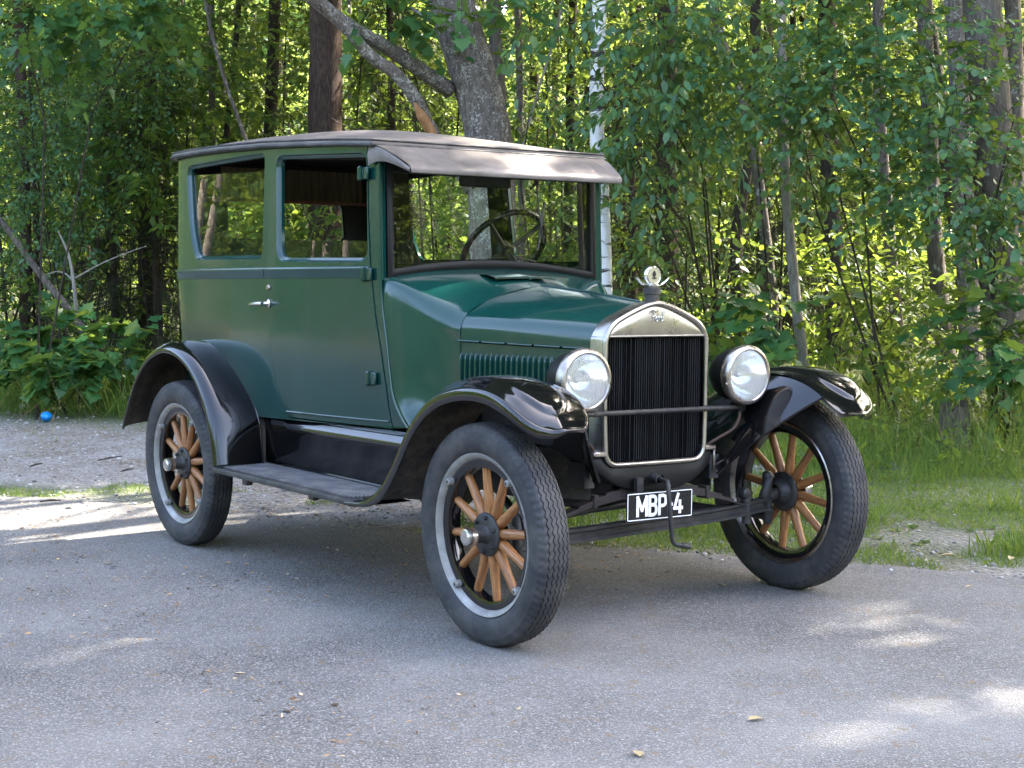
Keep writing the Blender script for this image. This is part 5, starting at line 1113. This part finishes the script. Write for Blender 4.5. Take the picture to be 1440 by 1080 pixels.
# ---- headlamps ----------------------------------------------------------------------------------------
for s in (-1, 1):
    c = np.array([.098, s*.387, .880])
    hl = MB(); prof = [(0, -.165), (.022, -.163), (.05, -.150), (.078, -.122), (.096, -.085), (.1035, -.045), (.105, -.012), (.104, .0)]
    hl.lathe(prof, 44, 'x', c); hl.tube([c+(-.02, 0, -.100), c+(-.028, 0, -.135)], .016, 10)
    hl.tube(spline([c+(-.035, 0, -.118), c+(-.07, -s*.02, -.15), c+(-.09, -s*.06, -.19)], 10), .013, 8)
    lamp = hl.build('headlight', MT['frame'], car, 60, True)
    mb = MB(); mb.lathe([(.1045, -.020), (.1125, -.018), (.1145, -.010), (.1145, 0), (.113, .012), (.108, .020), (.099, .022), (.094, .018), (.0925, .012)], 56, 'x', c)
    if s: mb.lathe([(0, .004), (.005, .003), (.006, 0)], 10, 'x', c+(.012, -s*0-.108, -.03))
    mb.build('headlight_rim', MT['tarnish'], lamp, 50, True)
    mb = MB(); G = []
    for i, y in enumerate(np.linspace(-.093, .093, 64)):
        h = math.sqrt(max(0, .0935**2-y*y)); G.append([(c[0]+.016+.010*(1-(y*y+(h*k)**2)/.0935**2)+(.0014 if i % 3 == 0 else 0), c[1]+y, c[2]+h*k) for k in np.linspace(-1, 1, 16)])
    mb.grid(np.array(G)); mb.build('headlight_lens', MT['lens'], lamp, 20, True)
    mb = MB(); mb.lathe([(.014, -.085), (.04, -.075), (.068, -.045), (.085, -.012), (.093, .012)], 40, 'x', c); mb.lathe([(0, -.082), (.014, -.085)], 40, 'x', c); mb.build('headlight_reflector', MT['reflector'], lamp, 60, True)
    mb = MB(); mb.lathe([(0, .012), (.008, .009), (.012, 0), (.009, -.012), (.005, -.02)], 12, 'x', c+(-.045, 0, 0)); mb.build('bulb', MT['white'], lamp, 60, True)
    mb = MB(); mb.tube(spline([c+(-.04, 0, -.118), c+(-.03, -s*.0, -.15), c+(-.035, -s*.02, -.20), c+(-.06, -s*.08, -.24), c+(-.10, -s*.13, -.28)], 24), .006, 7); mb.build('lamp_cable', MT['rust'], lamp, 60, True)
mb = MB(); mb.tube([(.072, -.40, .757), (.072, .40, .757)], .0095, 12)
for y in (-.31, .31): mb.tube([(.072, y-.012, .757), (.072, y+.012, .757)], .0115, 12)
for s in (-1, 1): mb.tube([(.072, s*.392, .75), (.072, s*.392, .775)], .015, 10)
mb.build('headlight_bar', MT['dull'], car, 60, True)
# ---- front fenders -----------------------------------------------------------------------------------
CR = [(-.80, .402), (-.68, .415), (-.57, .470), (-.47, .575), (-.385, .69), (-.30, .775), (-.19, .842), (-.06, .879), (.06, .890), (.18, .879), (.270, .850), (.337, .808), (.377, .772), (.396, .748)]
CR = spline(CR, 64)
def fender_front(s):
    T = np.gradient(CR, axis=0); T /= np.linalg.norm(T, axis=1)[:, None]; Nn = np.stack([-T[:, 1], T[:, 0]], 1)   # outward (up)
    G = []; P2 = []
    L = np.concatenate([[0], np.cumsum(np.linalg.norm(np.diff(CR, axis=0), axis=1))]); Lt = L[-1]
    for i, (p, nn) in enumerate(zip(CR, Nn)):
        q = (Lt-L[i]); k = math.sqrt(max(0, 1-(1-min(1, q/.19))**2)); ko = .30+.70*k      # rounded front end
        r = max(0, 1-L[i]/.32); r = r*r*(3-2*r)                     # flattens to the running board at the back
        pan = min(1, max(0, (q-.05)/.035))*min(1, max(0, (L[i]-.55)/.12)); pan = pan*pan*(3-2*pan)
        yo = .700+.150*ko; yi = .555+.05*(1-k)
        pw = min(1, max(0, (q-.045)/.10))**.5 if q < .145 else 1
        po, pi_ = .705+.085*pw, .705-.085*pw
        row = []
        for y, d in ((yi, -.010), (yi+.02, -.004), (pi_-.012, 0), (pi_, .0005+.001*pan), (pi_+.006, .010*pan), (pi_+.03*pw, .014*pan+.001), (.705, .016*pan+.001), (po-.03*pw, .014*pan), (po-.006, .009*pan), (po, 0), (po+.012, -.002),
                     (yo-.035, -.012), (yo-.016, -.021), (yo-.004, -.034), (yo, -.050), (yo+.001, -.066), (yo-.001, -.070), (yo-.006, -.066), (yo-.008, -.045), (yo-.022, -.03), (po-.01, -.016), (.64, -.016), (yi, -.022)):
            if y > po: d = d*(1-r)+(-.012-.022*(y > yo-.012))*r
            if y <= yo-.014 or y < po: row.append((p[0]+nn[0]*d, s*y, p[1]+nn[1]*d))
        G.append(row[:13])
    G = np.array([[g[k] for k in range(13)] for g in G]); G0 = G[:, [0, 1, 2, 3, 4, 5, 6, 7, 8, 9, 10, 11, 12]]
    mb = MB(); mb.grid(G0); ntop = len(mb.F)
    side_ = G0[:, 12]; nose = G0[-1][::-1][:12]
    rimP = np.vstack([side_[:-2], nose[1:]]); down = np.vstack([np.stack([-Nn[:, 0], 0*Nn[:, 0], -Nn[:, 1]], 1)[:-2], np.tile([0.05, 0, -1.], (len(nose)-1, 1))])
    w_ = np.clip((np.arange(len(down))-40)/14, 0, 1)[:, None]; down = down*(1-w_)+np.array([.05, 0, -1.])*w_
    down[:12] = down[:12]*np.linspace(.3, 1, 12)[:, None]+np.array([0, 0, -1.])*np.linspace(.7, 0, 12)[:, None]
    k_ = 90; RP = spline(np.hstack([rimP, down*.001]), k_); DN = RP[:, 3:]; DN /= np.linalg.norm(DN, axis=1)[:, None]; RP = RP[:, :3]
    for _ in range(3): RP[1:-1] = (RP[:-2]+2*RP[1:-1]+RP[2:])/4; DN[1:-1] = (DN[:-2]+2*DN[1:-1]+DN[2:])/4
    tt = np.gradient(RP, axis=0); oo = np.stack([tt[:, 1], -tt[:, 0]], 1)*(-s); oo /= np.linalg.norm(oo, axis=1)[:, None]; oo = np.hstack([oo, np.zeros((k_, 1))])
    if s < 0: pass
    # make sure the outward side is outward
    if oo[20, 1]*s < 0: oo = -oo
    hgt = (np.clip((np.arange(k_))/14, .35, 1)*np.clip((k_-1-np.arange(k_))/12, .12, 1))[:, None]
    prof = [(-.012, .001), (0, -.0005), (.006, .003), (.010, .010), (.0115, .022), (.012, .040), (.0105, .046), (.007, .046), (.006, .036), (.004, .02), (-.006, .012)]
    mb.grid(np.array([RP+oo*a_+DN*b_*hgt for a_, b_ in prof]))
    nskirt = len(mb.F)
    Gu = G0.copy(); Gu[:, :, 2] -= .016; Gu[-1, :, 0] -= .01; mb.grid(Gu)
    me_o = mb.build('front_fender', [MT['black'], MT['under']], car, 50, True)
    for f in me_o.data.polygons:
        if f.index >= nskirt: f.material_index = 1
    # inner valance between the fender and the hood
    A = np.array([(p[0]+nn[0]*-.012, s*.562, p[1]+nn[1]*-.012) for p, nn in zip(CR, Nn)])[10:60]
    n = len(A); t = np.linspace(0, 1, n)
    B = np.stack([-.72+t*.79, s*np.interp(t, [0, .5, 1], [.41, .37, .285]), np.interp(t, [0, .35, .75, 1], [.58, .605, .60, .515])], 1)
    Gv = []
    for j, v in enumerate(np.linspace(0, 1, 12)):
        Mid = A*.42+B*.58; Mid[:, 2] = A[:, 2]*.62+B[:, 2]*.38; Mid[:, 1] = A[:, 1]*.55+B[:, 1]*.45
        Gv.append((1-v)**2*A+2*v*(1-v)*Mid+v*v*B)
    Gv = np.array(Gv); mb = MB(); mb.grid(Gv)
    e = Gv[:, -1]; mb.grid(np.array([e, e+np.array([-.006, s*.004, -.010]), e+np.array([-.03, s*.01, -.010])]))
    mb.build('fender_splash_panel', MT['black'], me_o, 50, True)
    # inside: shroud down from the hood sill to the frame so the engine bay is dark
    mb = MB(); mb.grid(np.array([[(x, s*.40+s*.0-s*.12*max(0, (x+.3)/.35), z) for z in (.44, .52, .62)] for x in np.linspace(-1.0, .02, 12)])); mb.build('frame_apron', MT['dull'], car, 50, True)
    return me_o
for s in (-1, 1): fender_front(s)
# ---- rear fenders ----------------------------------------------------------------------------------------
OU = spline([(-2.985, .508), (-2.935, .60), (-2.845, .726), (-2.745, .815), (-2.64, .870), (-2.50, .902), (-2.371, .89), (-2.237, .843), (-2.105, .741), (-2.008, .589), (-1.958, .415)], 56)
INn = spline([(-3.05, .545), (-3.02, .66), (-2.965, .79), (-2.885, .88), (-2.771, .937), (-2.549, .953), (-2.389, .930), (-2.235, .860), (-2.062, .744), (-1.957, .625), (-1.945, .415)], 56)
def fender_rear(s):
    T = np.gradient(OU, axis=0); T /= np.linalg.norm(T, axis=1)[:, None]; Nn = np.stack([-T[:, 1], T[:, 0]], 1)
    G = []
    for i, (o, n_, q) in enumerate(zip(OU, Nn, INn)):
        q3 = np.array([q[0], .636 if q[1] > .7 else .610+.026*max(0, (q[1]-.42)/.28), q[1]]); o3 = np.array([o[0], .852, o[1]]); nn = np.array([n_[0], 0, n_[1]])
        c3 = o3+nn*.046; c3[1] = .815
        hump = .008
        row = []
        for t in np.linspace(0, 1, 9): row.append(q3*(1-t)+c3*t+nn*hump*math.sin(math.pi*t))
        row += [o3+nn*.038+(0, -.022, 0), o3+nn*.026+(0, -.008, 0), o3+nn*.012, o3+(0, .001, 0), o3-nn*.004+(0, -.002, 0), o3+(0, -.007, 0), o3+nn*.014+(0, -.012, 0), c3-nn*.014, (q3+c3)/2-nn*.012+nn*hump, q3-nn*.016]
        G.append(row)
    G = np.array(G); G[..., 1] *= s; mb = MB(); mb.grid(G)
    o = mb.build('rear_fender', [MT['black'], MT['under']], car, 50, True); nr = G.shape[1]-1
    for f in o.data.polygons:
        if (f.index % nr) >= 13: f.material_index = 1
    mb = MB(); mb.tube(np.array([r_[0]+np.array([0, s*.002, .0]) for r_ in G[6:]]), .005, 6); mb.build('fender_welt', MT['black'], o, 60, True)
    # inner wheel house wall
    mb = MB(); mb.grid(np.array([[(a[0], s*.632, a[1]-.010) for a in INn], [(a[0], s*.60, a[1]-.02) for a in INn], [(-2.54+(a[0]+2.54)*.72, s*.585, .42+(a[1]-.42)*.6) for a in INn]])); mb.build('wheel_house', MT['under'], o, 60, True)
    return o
for s in (-1, 1): fender_rear(s)
# ---- running boards and splash shields -----------------------------------------------------------------------
for s in (-1, 1):
    mb = MB(); G = []
    xa = np.linspace(-1.99, -.74, 30)
    zb_ = lambda x: np.interp(x, [-2, -1.3, -.74], [.412, .404, .396])
    for x in xa:
        z = zb_(x); G.append([(x, s*.565, z+.012), (x, s*.57, z+.002), (x, s*.826, z), (x, s*.836, z-.002), (x, s*.840, z-.010), (x, s*.838, z-.024), (x, s*.828, z-.025), (x, s*.57, z-.02)])
    G = np.array(G); mb.grid(G); rb = mb.build('running_board', MT['dull'], car, 40, True)
    mb = MB()          # diamond tread ribs
    for k in range(-14, 62):
        for sg in (1, -1):
            x0 = -1.965+k*.0225; pts = []
            for y in (.585, .812):
                x = x0+sg*(y-.585)*1.25 + (0 if sg > 0 else .28); pts.append((x, y))
            (xa_, ya_), (xb_, yb_) = pts
            lo, hi = -1.955, -.80
            if max(xa_, xb_) < lo or min(xa_, xb_) > hi: continue
            def clip(xa_, ya_, xb_, yb_):
                if xa_ > xb_: xa_, ya_, xb_, yb_ = xb_, yb_, xa_, ya_
                if xa_ < lo: ya_ += (yb_-ya_)*(lo-xa_)/(xb_-xa_); xa_ = lo
                if xb_ > hi: yb_ -= (yb_-ya_)*(xb_-hi)/(xb_-xa_); xb_ = hi
                return xa_, ya_, xb_, yb_
            a, b, c_, d_ = clip(xa_, ya_, xb_, yb_)
            mb.tube([(a, s*b, zb_(a)+.0025+(.0005 if sg > 0 else 0)), (c_, s*d_, zb_(c_)+.0025+(.0005 if sg > 0 else 0))], .006, 5)
    mb.build('board_tread', MT['ribs'], rb, 0, True)
    mb = MB(); G = []
    for x in np.linspace(-1.985, -.72, 44):
        b = min(1, max(0, (x+1.76)/.05)); b = b*b*(3-2*b); z0 = zb_(x)+.01
        G.append([(x, s*.49, .636), (x, s*.592, .634), (x, s*(.596+.002*b), .624), (x, s*(.600+.007*b), .612), (x, s*(.600+.014*b), .598), (x, s*(.599+.015*b), .582), (x, s*(.594+.005*b), .562), (x, s*.588, .50), (x, s*.578, .45), (x, s*.570, z0+.004), (x, s*.58, z0)])
    mb.grid(np.array(G)); mb.build('splash_shield', MT['black'], car, 60, True)
    for x in (-1.72, -1.12):
        mb = MB(); mb.box((x, s*.62, .375), (.04, .38, .02)); mb.box((x, s*.80, .37), (.05, .03, .03), bev=.005); mb.build('board_bracket', MT['iron'], car, 40, True)
# ---- frame, axles and things underneath -----------------------------------------------------------------------
mb = MB()
for s in (-1, 1): mb.box((-1.35, s*.30, .53), (2.75, .045, .09))
for x in (-2.55, -1.4, -.16): mb.box((x, 0, .52), (.06, .56, .08))
mb.build('chassis_frame', MT['iron'], car, 40, True)
mb = MB(); mb.box((-.62, 0, .48), (.95, .30, .22), bev=.05); mb.box((-1.2, 0, .45), (.4, .22, .16), bev=.04); mb.tube([(-1.3, 0, .44), (-2.5, 0, .39)], .035, 10)
mb.tube([(-.5, .22, .5), (-1.2, .25, .40), (-2.2, .28, .38), (-2.9, .28, .38)], .022, 10); mb.tube([(-1.5, .25, .40), (-1.55, .255, .40), (-2.0, .27, .39), (-2.05, .27, .39)], [.022, .055, .055, .022], 14); mb.build('drivetrain', MT['iron'], car, 50)
mb = MB(); mb.tube([(-WB, -.62, TR), (-WB, -.18, TR), (-WB, -.12, TR), (-WB, 0, TR), (-WB, .12, TR), (-WB, .18, TR), (-WB, .62, TR)], [.035, .04, .11, .14, .11, .04, .035], 16)
for s in (-1, 1): mb.lathe([(.03, -.02), (.14, -.02), (.145, .02), (.03, .02)], 28, 'y', (-WB, s*.625, TR))
mb.build('rear_axle', MT['iron'], car, 50)
# front axle: I beam, drops at the middle
ax = MB(); G = []
ay = np.concatenate([[-.60, -.55, -.47, -.40], np.linspace(-.3, .3, 7), [.40, .47, .55, .60]])
for y in ay:
    z = .338+.012*max(0, (abs(y)-.36)/.2)
    h, w, wb = .026, .021, .008
    G.append([(-w, y, z+h), (w, y, z+h), (w, y, z+h-.010), (wb, y, z+h-.016), (wb, y, z-h+.016), (w, y, z-h+.010), (w, y, z-h), (-w, y, z-h), (-w, y, z-h+.010), (-wb, y, z-h+.016), (-wb, y, z+h-.016), (-w, y, z+h-.010)])
ax.grid(np.array(G), cv=True); axle = ax.build('front_axle', MT['iron'], car, 40)
for s in (-1, 1):
    mb = MB()     # knuckle: yoke, king pin, stub and steering arm
    mb.tube([(0, s*.60, .318), (0, s*.605, .33)], .026, 10); mb.tube([(0, s*.603, .27), (0, s*.603, .285), (0, s*.603, .47), (0, s*.603, .478)], [.012, .020, .020, .012], 12)
    mb.tube(spline([(.0, s*.585, .352), (.01, s*.575, .38), (.015, s*.585, .42), (.01, s*.60, .455), (0, s*.62, .46)], 14), [.020]*6+[.018]*8, 8, sq=.6)
    mb.tube([(0, s*.60, .375), (0, s*.64, .385), (0, s*.70, TR)], .024, 10); mb.tube(spline([(0, s*.60, .30), (-.05, s*.59, .30), (-.13, s*.57, .31)], 8), .014, 8)
    mb.build('steering_knuckle', MT['iron'], axle, 50)
    mb = MB(); mb.tube([(0, s*.49, .30), (0, s*.49, .39), (0, s*.49, .415)], [.016, .022, .016], 10); mb.tube([(0, s*.49, .285), (0, s*.49, .30)], .019, 10)
    mb.box((.0, s*.475, .405), (.045, .03, .04), bev=.006); mb.tube([(0, s*.47, .395), (0, s*.515, .40)], .012, 8); mb.build('spring_perch', MT['iron'], axle, 50)
    mb = MB(); mb.tube([(-.02, s*.50, .32), (-.95, s*.06, .40)], .016, 10); mb.build('radius_rod', MT['iron'], axle, 60)
mb = MB(); mb.tube([(-.13, -.57, .31), (-.13, .57, .31)], .012, 10); mb.tube([(-.12, .3, .315), (-.10, -.55, .345), ], .010, 8); mb.tube([(-.04, -.5, .40), (-.06, .35, .44)], .011, 8); mb.build('tie_rod', MT['iron'], axle, 60)
# transverse leaf spring
mb = MB()
for k in range(7):
    L_ = .47-.062*k; P = []
    for y in np.linspace(-L_, L_, 25): P.append((0, y, .462-.078*(y/.47)**2+.0075*k-.02))
    G = np.array([[(-.024, p[1], p[2]), (.024, p[1], p[2]), (.024, p[1], p[2]+.0072), (-.024, p[1], p[2]+.0072)] for p in P]); mb.grid(G, cv=True)
for s in (-1, 1):
    y = s*.27; z = .462-.078*(y/.47)**2-.02; mb.box((0, y, z+.018), (.062, .022, .05), R=Matrix.Rotation(s*.1, 3, 'X'), bev=.004)
mb.build('front_spring', MT['springs'], car, 30, True)
mb = MB()
for k in range(6):
    L_ = .55-.08*k; G = np.array([[(-2.60, y, .62-.16*(y/.55)**2+.009*k), (-2.55, y, .62-.16*(y/.55)**2+.009*k), (-2.55, y, .627-.16*(y/.55)**2+.009*k), (-2.60, y, .627-.16*(y/.55)**2+.009*k)] for y in np.linspace(-L_, L_, 17)]); mb.grid(G, cv=True)
mb.build('rear_spring', MT['iron'], car, 30, True)
# crank
mb = MB(); mb.lathe([(0, .03), (.020, .03), (.021, .055), (.015, .06), (.015, .085)], 16, 'x', (0, -.012, .507))
P = []
for i in range(73): a = i/12*2*math.pi; P.append((.06+.05*i/72, -.018-.026*i/72+.015*math.cos(a), .507+.015*math.sin(a)))
mb.tube(P, .0034, 6)
mb.tube(spline([(.05, -.012, .507), (.19, -.075, .512), (.212, -.090, .508), (.222, -.096, .494), (.226, -.097, .46), (.227, -.081, .33), (.228, -.078, .305), (.231, -.068, .290), (.235, -.050, .285), (.240, -.020, .279)], 70), [.0085]*70, 10)
mb.tube([(.2365, -.042, .2835), (.241, -.008, .2775)], .0108, 12); mb.build('hand_crank', MT['iron'], car, 60, True)
# plate
PX, PY0, PY1, PZ0, PZ1 = .180, -.2535, .0565, .3755, .480
mb = MB(); R_ = rounded([(PY0, PZ0), (PY1, PZ0), (PY1, PZ1), (PY0, PZ1)], .010, 5)
n = len(R_); V = [(PX, a, b) for a, b in R_]+[(PX-.003, a, b) for a, b in R_]
plate = mesh('licence_plate', V, [list(range(n)), list(range(2*n-1, n-1, -1))]+[(i, n+i, n+(i+1) % n, (i+1) % n) for i in range(n)], MT['plate'], car, 40, True)
mb = MB(); a_, b_ = inset(R_, .0035), inset(R_, .0068); mb.grid(np.array([[(PX+.0006, p, q) for p, q in a_], [(PX+.0012, p, q) for p, q in a_], [(PX+.0012, p, q) for p, q in b_], [(PX+.0006, p, q) for p, q in b_]]), cv=True); mb.build('plate_border', MT['white'], plate, 0, True)
def glyph(ch):      # narrow round-cornered capitals as stroke centre lines in a .62 x 1 cell
    a, b = [], None
    return {'M': [[(0, 0), (0, 1)], [(0, 1), (.36, .28)], [(.36, .28), (.72, 1)], [(.72, 1), (.72, 0)]],
            'B': [[(0, 0), (0, 1)], [(0, 1), (.3, 1), (.44, .95), (.5, .80), (.46, .62), (.34, .54), (0, .54)], [(.3, .54), (.46, .48), (.54, .28), (.48, .08), (.32, 0), (0, 0)]],
            'P': [[(0, 0), (0, 1)], [(0, 1), (.32, 1), (.46, .94), (.52, .74), (.46, .52), (.32, .46), (0, .46)]],
            '-': [[(0, .47), (.24, .47)]],
            '4': [[(.46, 0), (.46, .62)], [(.30, 1), (0, .24)], [(0, .24), (.64, .24)]]}[ch]
mb = MB(); H = .066; y = -.2035; sw = .0062; lev = 0
for ch, adv in (('M', .98), ('B', .80), ('P', .78), ('-', .46), ('4', .8)):
    for st in glyph(ch):
        P = np.array(st, float)*H*np.array([.86, 1]); P = spline(P, 8*len(P)) if len(P) > 2 else P
        t = np.gradient(P, axis=0); t /= np.linalg.norm(t, axis=1)[:, None]; nn = np.stack([-t[:, 1], t[:, 0]], 1); P[0] -= t[0]*sw*.75; P[-1] += t[-1]*sw*.75
        A = P+nn*sw; B = P-nn*sw; lev += 1; x = PX+.0012+lev*.00008
        mb.grid(np.array([[(x, y+p[0], .396+p[1]) for p in A], [(x, y+p[0], .396+p[1]) for p in B]]))
    y += adv*H*.86
mb.build('plate_lettering', MT['white'], plate, 0, True)
mb = MB(); mb.box((.10, -.1, .43), (.16, .02, .012)); mb.box((.06, -.1, .47), (.02, .03, .09)); mb.build('plate_bracket', MT['iron'], car, 40, True)
# ---- steering wheel, dash -------------------------------------------------------------------------------------------
sw_c = np.array([-1.47, .36, 1.385]); axd = np.array([-.78, 0, .62]); axd /= np.linalg.norm(axd)
a1 = np.array([0, 1., 0]); a2 = np.cross(axd, a1)
mb = MB(); th = np.linspace(0, 2*math.pi, 65); mb.tube([sw_c+.205*(math.cos(t)*a1+math.sin(t)*a2) for t in th], .014, 12)
stw = mb.build('steering_wheel', MT['plate'], car, 60, True)
mb = MB()
for k in range(4):
    t = math.pi/4+k*math.pi/2; d = math.cos(t)*a1+math.sin(t)*a2; mb.tube([sw_c-axd*.02, sw_c+d*.11-axd*.012, sw_c+d*.2], [.013, .010, .010], 8)
mb.tube([sw_c+axd*.01, sw_c-axd*.03], .035, 16); mb.build('steering_spokes', MT['dull'], stw, 60, True)
mb = MB(); mb.tube([sw_c, sw_c-axd*.62], .018, 10)
for s in (-1, 1): mb.tube([sw_c-axd*.06, sw_c-axd*.055+a1*s*.16+a2*.03], .005, 6); 
mb.build('steering_column', MT['dull'], stw, 60, True)
mb = MB(); mb.box((-1.09, 0, 1.19), (.03, 1.02, .12), bev=.01); mb.build('dashboard', MT['dull'], car, 40, True)
mb = MB(); mb.box((-1.10, .0, 1.655), (.022, .26, .055), bev=.008); mb.tube([(-1.10, 0, 1.68), (-1.05, 0, 1.72)], .006, 8)
for y in (-.06, .06): mb.lathe([(0, -.01), (.008, -.008), (.009, .01)], 10, 'z', (-1.10, y, 1.628))
mb.build('driving_mirror', MT['dull'], car, 40, True)
for s in (-1, 1):
    G = []
    for i, x in enumerate(np.linspace(-2.76, -2.60, 40)): G.append([(x, s*(.575+.008*math.sin(i*1.3)-.05*k), z) for z, k in ((1.33, 0), (1.5, .1), (1.65, .4), (1.80, .8))])
    if s > 0: MB().grid(np.array(G)).build('side_curtain', MT['curtain'], car, 180, True)
# ---- wheels --------------------------------------------------------------------------------------------------------------
def tyre_mesh():
    n = 516; th = np.arange(n)*2*math.pi/n
    half = [(.284, .040), (.290, .050), (.302, .0585), (.318, .0635), (.335, .0650), (.350, .0628), (.358, .0612), (.362, .0612), (.366, .0590), (.375, .0545), (.382, .0490)]
    cols = []         # (radius, y, zig weight, kind)
    for r, y in half: cols.append((r, y, 0, 'lug' if r > .361 and r < .380 else ''))
    ty = [.0400, .0375, .0345, .0225, .0200, .0175, .0055, .0030]
    top = []
    grooves = [.0375, .01875, 0, -.01875, -.0375]
    for g in grooves: top += [(g+.0021, 0), (g+.0012, 1), (g-.0012, 1), (g-.0021, 0)]
    for y, gdeep in top:
        r = .390-.006*(y/.05)**2-(.007 if gdeep else 0); cols.append((r, y, 1, ''))
    for r, y in half[::-1]: cols.append((r, -y, 0, 'lug' if r > .361 and r < .380 else ''))
    zig = np.abs(((np.arange(n)/6.0) % 1)*2-1)*2-1
    lug = np.where((np.arange(n) // 3) % 2 == 0, 1, 0)
    V = np.zeros((len(cols), n, 3))
    for i, (r, y, zw, k) in enumerate(cols):
        rr = np.full(n, r)
        if k: rr = rr-.0035*lug
        yy = y+zw*zig*.0038
        V[i, :, 0] = rr*np.cos(th); V[i, :, 2] = rr*np.sin(th); V[i, :, 1] = yy
    V[:, :, 2] = V[:, :, 2]
    return grid(V, False, True)
def make_wheel():
    w = empty('wheel', (0, 0, 0), car)
    V, F = tyre_mesh(); V[:, 2] = np.where(V[:, 2] < -.383, -.383-(V[:, 2]+.383)*-.25, V[:, 2])
    mesh('tyre', V, F, MT['rubber'], w, 32)
    # outside of the wheel is -y
    mb = MB(); mb.lathe([(.262, -.026), (.262, -.030), (.267, -.038), (.276, -.047), (.284, -.050), (.2865, -.047), (.2855, -.040), (.278, -.034), (.270, -.024)], 96); 
    rim_ = mb.build('rim', MT['rimpaint'], w, 50)
    mb = MB(); mb.lathe([(.285, .034), (.287, .046), (.282, .049), (.272, .040), (.266, .030), (.263, .015)], 96); mb.build('inner_rim', MT['tarnish'], w, 50)
    mb = MB(); mb.lathe([(.270, -.030), (.262, -.031), (.240, -.028), (.234, -.026), (.232, -.018), (.232, .018), (.236, .026), (.262, .03), (.270, .034)], 96); mb.build('felloe', MT['black'], w, 50)
    for k in range(12):
        a = k*math.pi/6+math.radians(15-15+8); d = np.array([math.cos(a), 0, math.sin(a)]); tt = np.array([-math.sin(a), 0, math.cos(a)])
        rs = np.array([.055, .075, .10, .13, .17, .205, .226, .236]); ww = np.array([.0145, .0172, .0182, .0170, .0156, .0150, .0146, .0140]); th_ = np.array([.0190, .0190, .0186, .0172, .0156, .0150, .0146, .0140])
        G = []
        for r, a_, b_ in zip(rs, ww, th_):
            sq = np.interp(r, [.05, .12], [.75, 1.0]); ang = np.arange(14)*2*math.pi/14
            c_, s_ = np.sign(np.cos(ang))*np.abs(np.cos(ang))**sq, np.sign(np.sin(ang))*np.abs(np.sin(ang))**sq
            G.append([d*r+tt*a_*x+np.array([0, 1., 0])*b_*y for x, y in zip(c_, s_)])
        G = np.array(G); V, F = grid(G, False, True); o = mesh('spoke', V, F, MT['wood'], w, 60)
        at_ = o.data.attributes.new('along', 'FLOAT_VECTOR', 'POINT'); loc = np.array([((v@tt)+k*.31, v[1], v@d) for v in V]); at_.data.foreach_set('vector', loc.ravel())
    mb = MB(); mb.lathe([(0, -.030), (.030, -.030), (.072, -.0285), (.076, -.026), (.077, -.020), (.060, -.018)], 40)
    for k in range(6):
        a = k*math.pi/3+.4; mb.lathe([(0, -.040), (.0055, -.040), (.0075, -.036), (.0085, -.028)], 10, 'y', (.061*math.cos(a), 0, .061*math.sin(a)))
    mb.lathe([(.034, -.030), (.030, -.036), (.027, -.040), (.026, -.060), (.0235, -.066), (.023, -.080)], 28)
    mb.lathe([(.077, .020), (.079, .028), (.074, .034), (.055, .038), (.050, .05), (.04, .065), (.03, .07)], 40)
    mb.build('hub', MT['iron'], w, 50)
    mb = MB(); mb.lathe([(.024, -.070), (.0295, -.071), (.0315, -.076), (.031, -.102), (.029, -.111), (.024, -.1125), (.023, -.1155), (.012, -.116), (0, -.116)], 32); mb.build('hub_cap', MT['bright'], w, 45)
    for k in range(4):
        a = math.radians(52)+k*math.pi/2; d = np.array([math.cos(a), 0, math.sin(a)]); t_ = np.array([-math.sin(a), 0, math.cos(a)])
        mb = MB(); c0 = d*.258+np.array([0, -.036, 0])
        mb.lathe([(.006, -.016), (.0115, -.014), (.014, -.006), (.015, .006)], 14, 'y', c0); mb.tube([c0+d*.010-t_*.010, c0+d*.018-t_*.004, c0+d*.018+t_*.004, c0+d*.010+t_*.010], .006, 8)
        mb.build('rim_clamp', MT['rimpaint'], w, 50)
        mb = MB(); mb.lathe([(0, -.016), (.006, -.016), (.0068, -.013), (.0068, -.004)], 6, 'y', c0); mb.build('rim_bolt', MT['rust'], w, 30)
    return w
wheel = make_wheel(); wheel.location = (0, -TRK, TR); wheel.rotation_euler = (0, math.radians(2), 0)
for (x, y, rz, ry) in ((-WB, -TRK, 0, 11), (0, TRK, math.pi, 9), (-WB, TRK, math.pi, 20)):
    r2 = wheel.copy(); COL.objects.link(r2); r2.location = (x, y, TR); r2.rotation_euler = (0, 0, rz); 
    for ch in list(wheel.children):
        c2 = ch.copy(); COL.objects.link(c2); c2.parent = r2
    r2.rotation_euler = Matrix.Rotation(rz, 3, 'Z').to_euler()
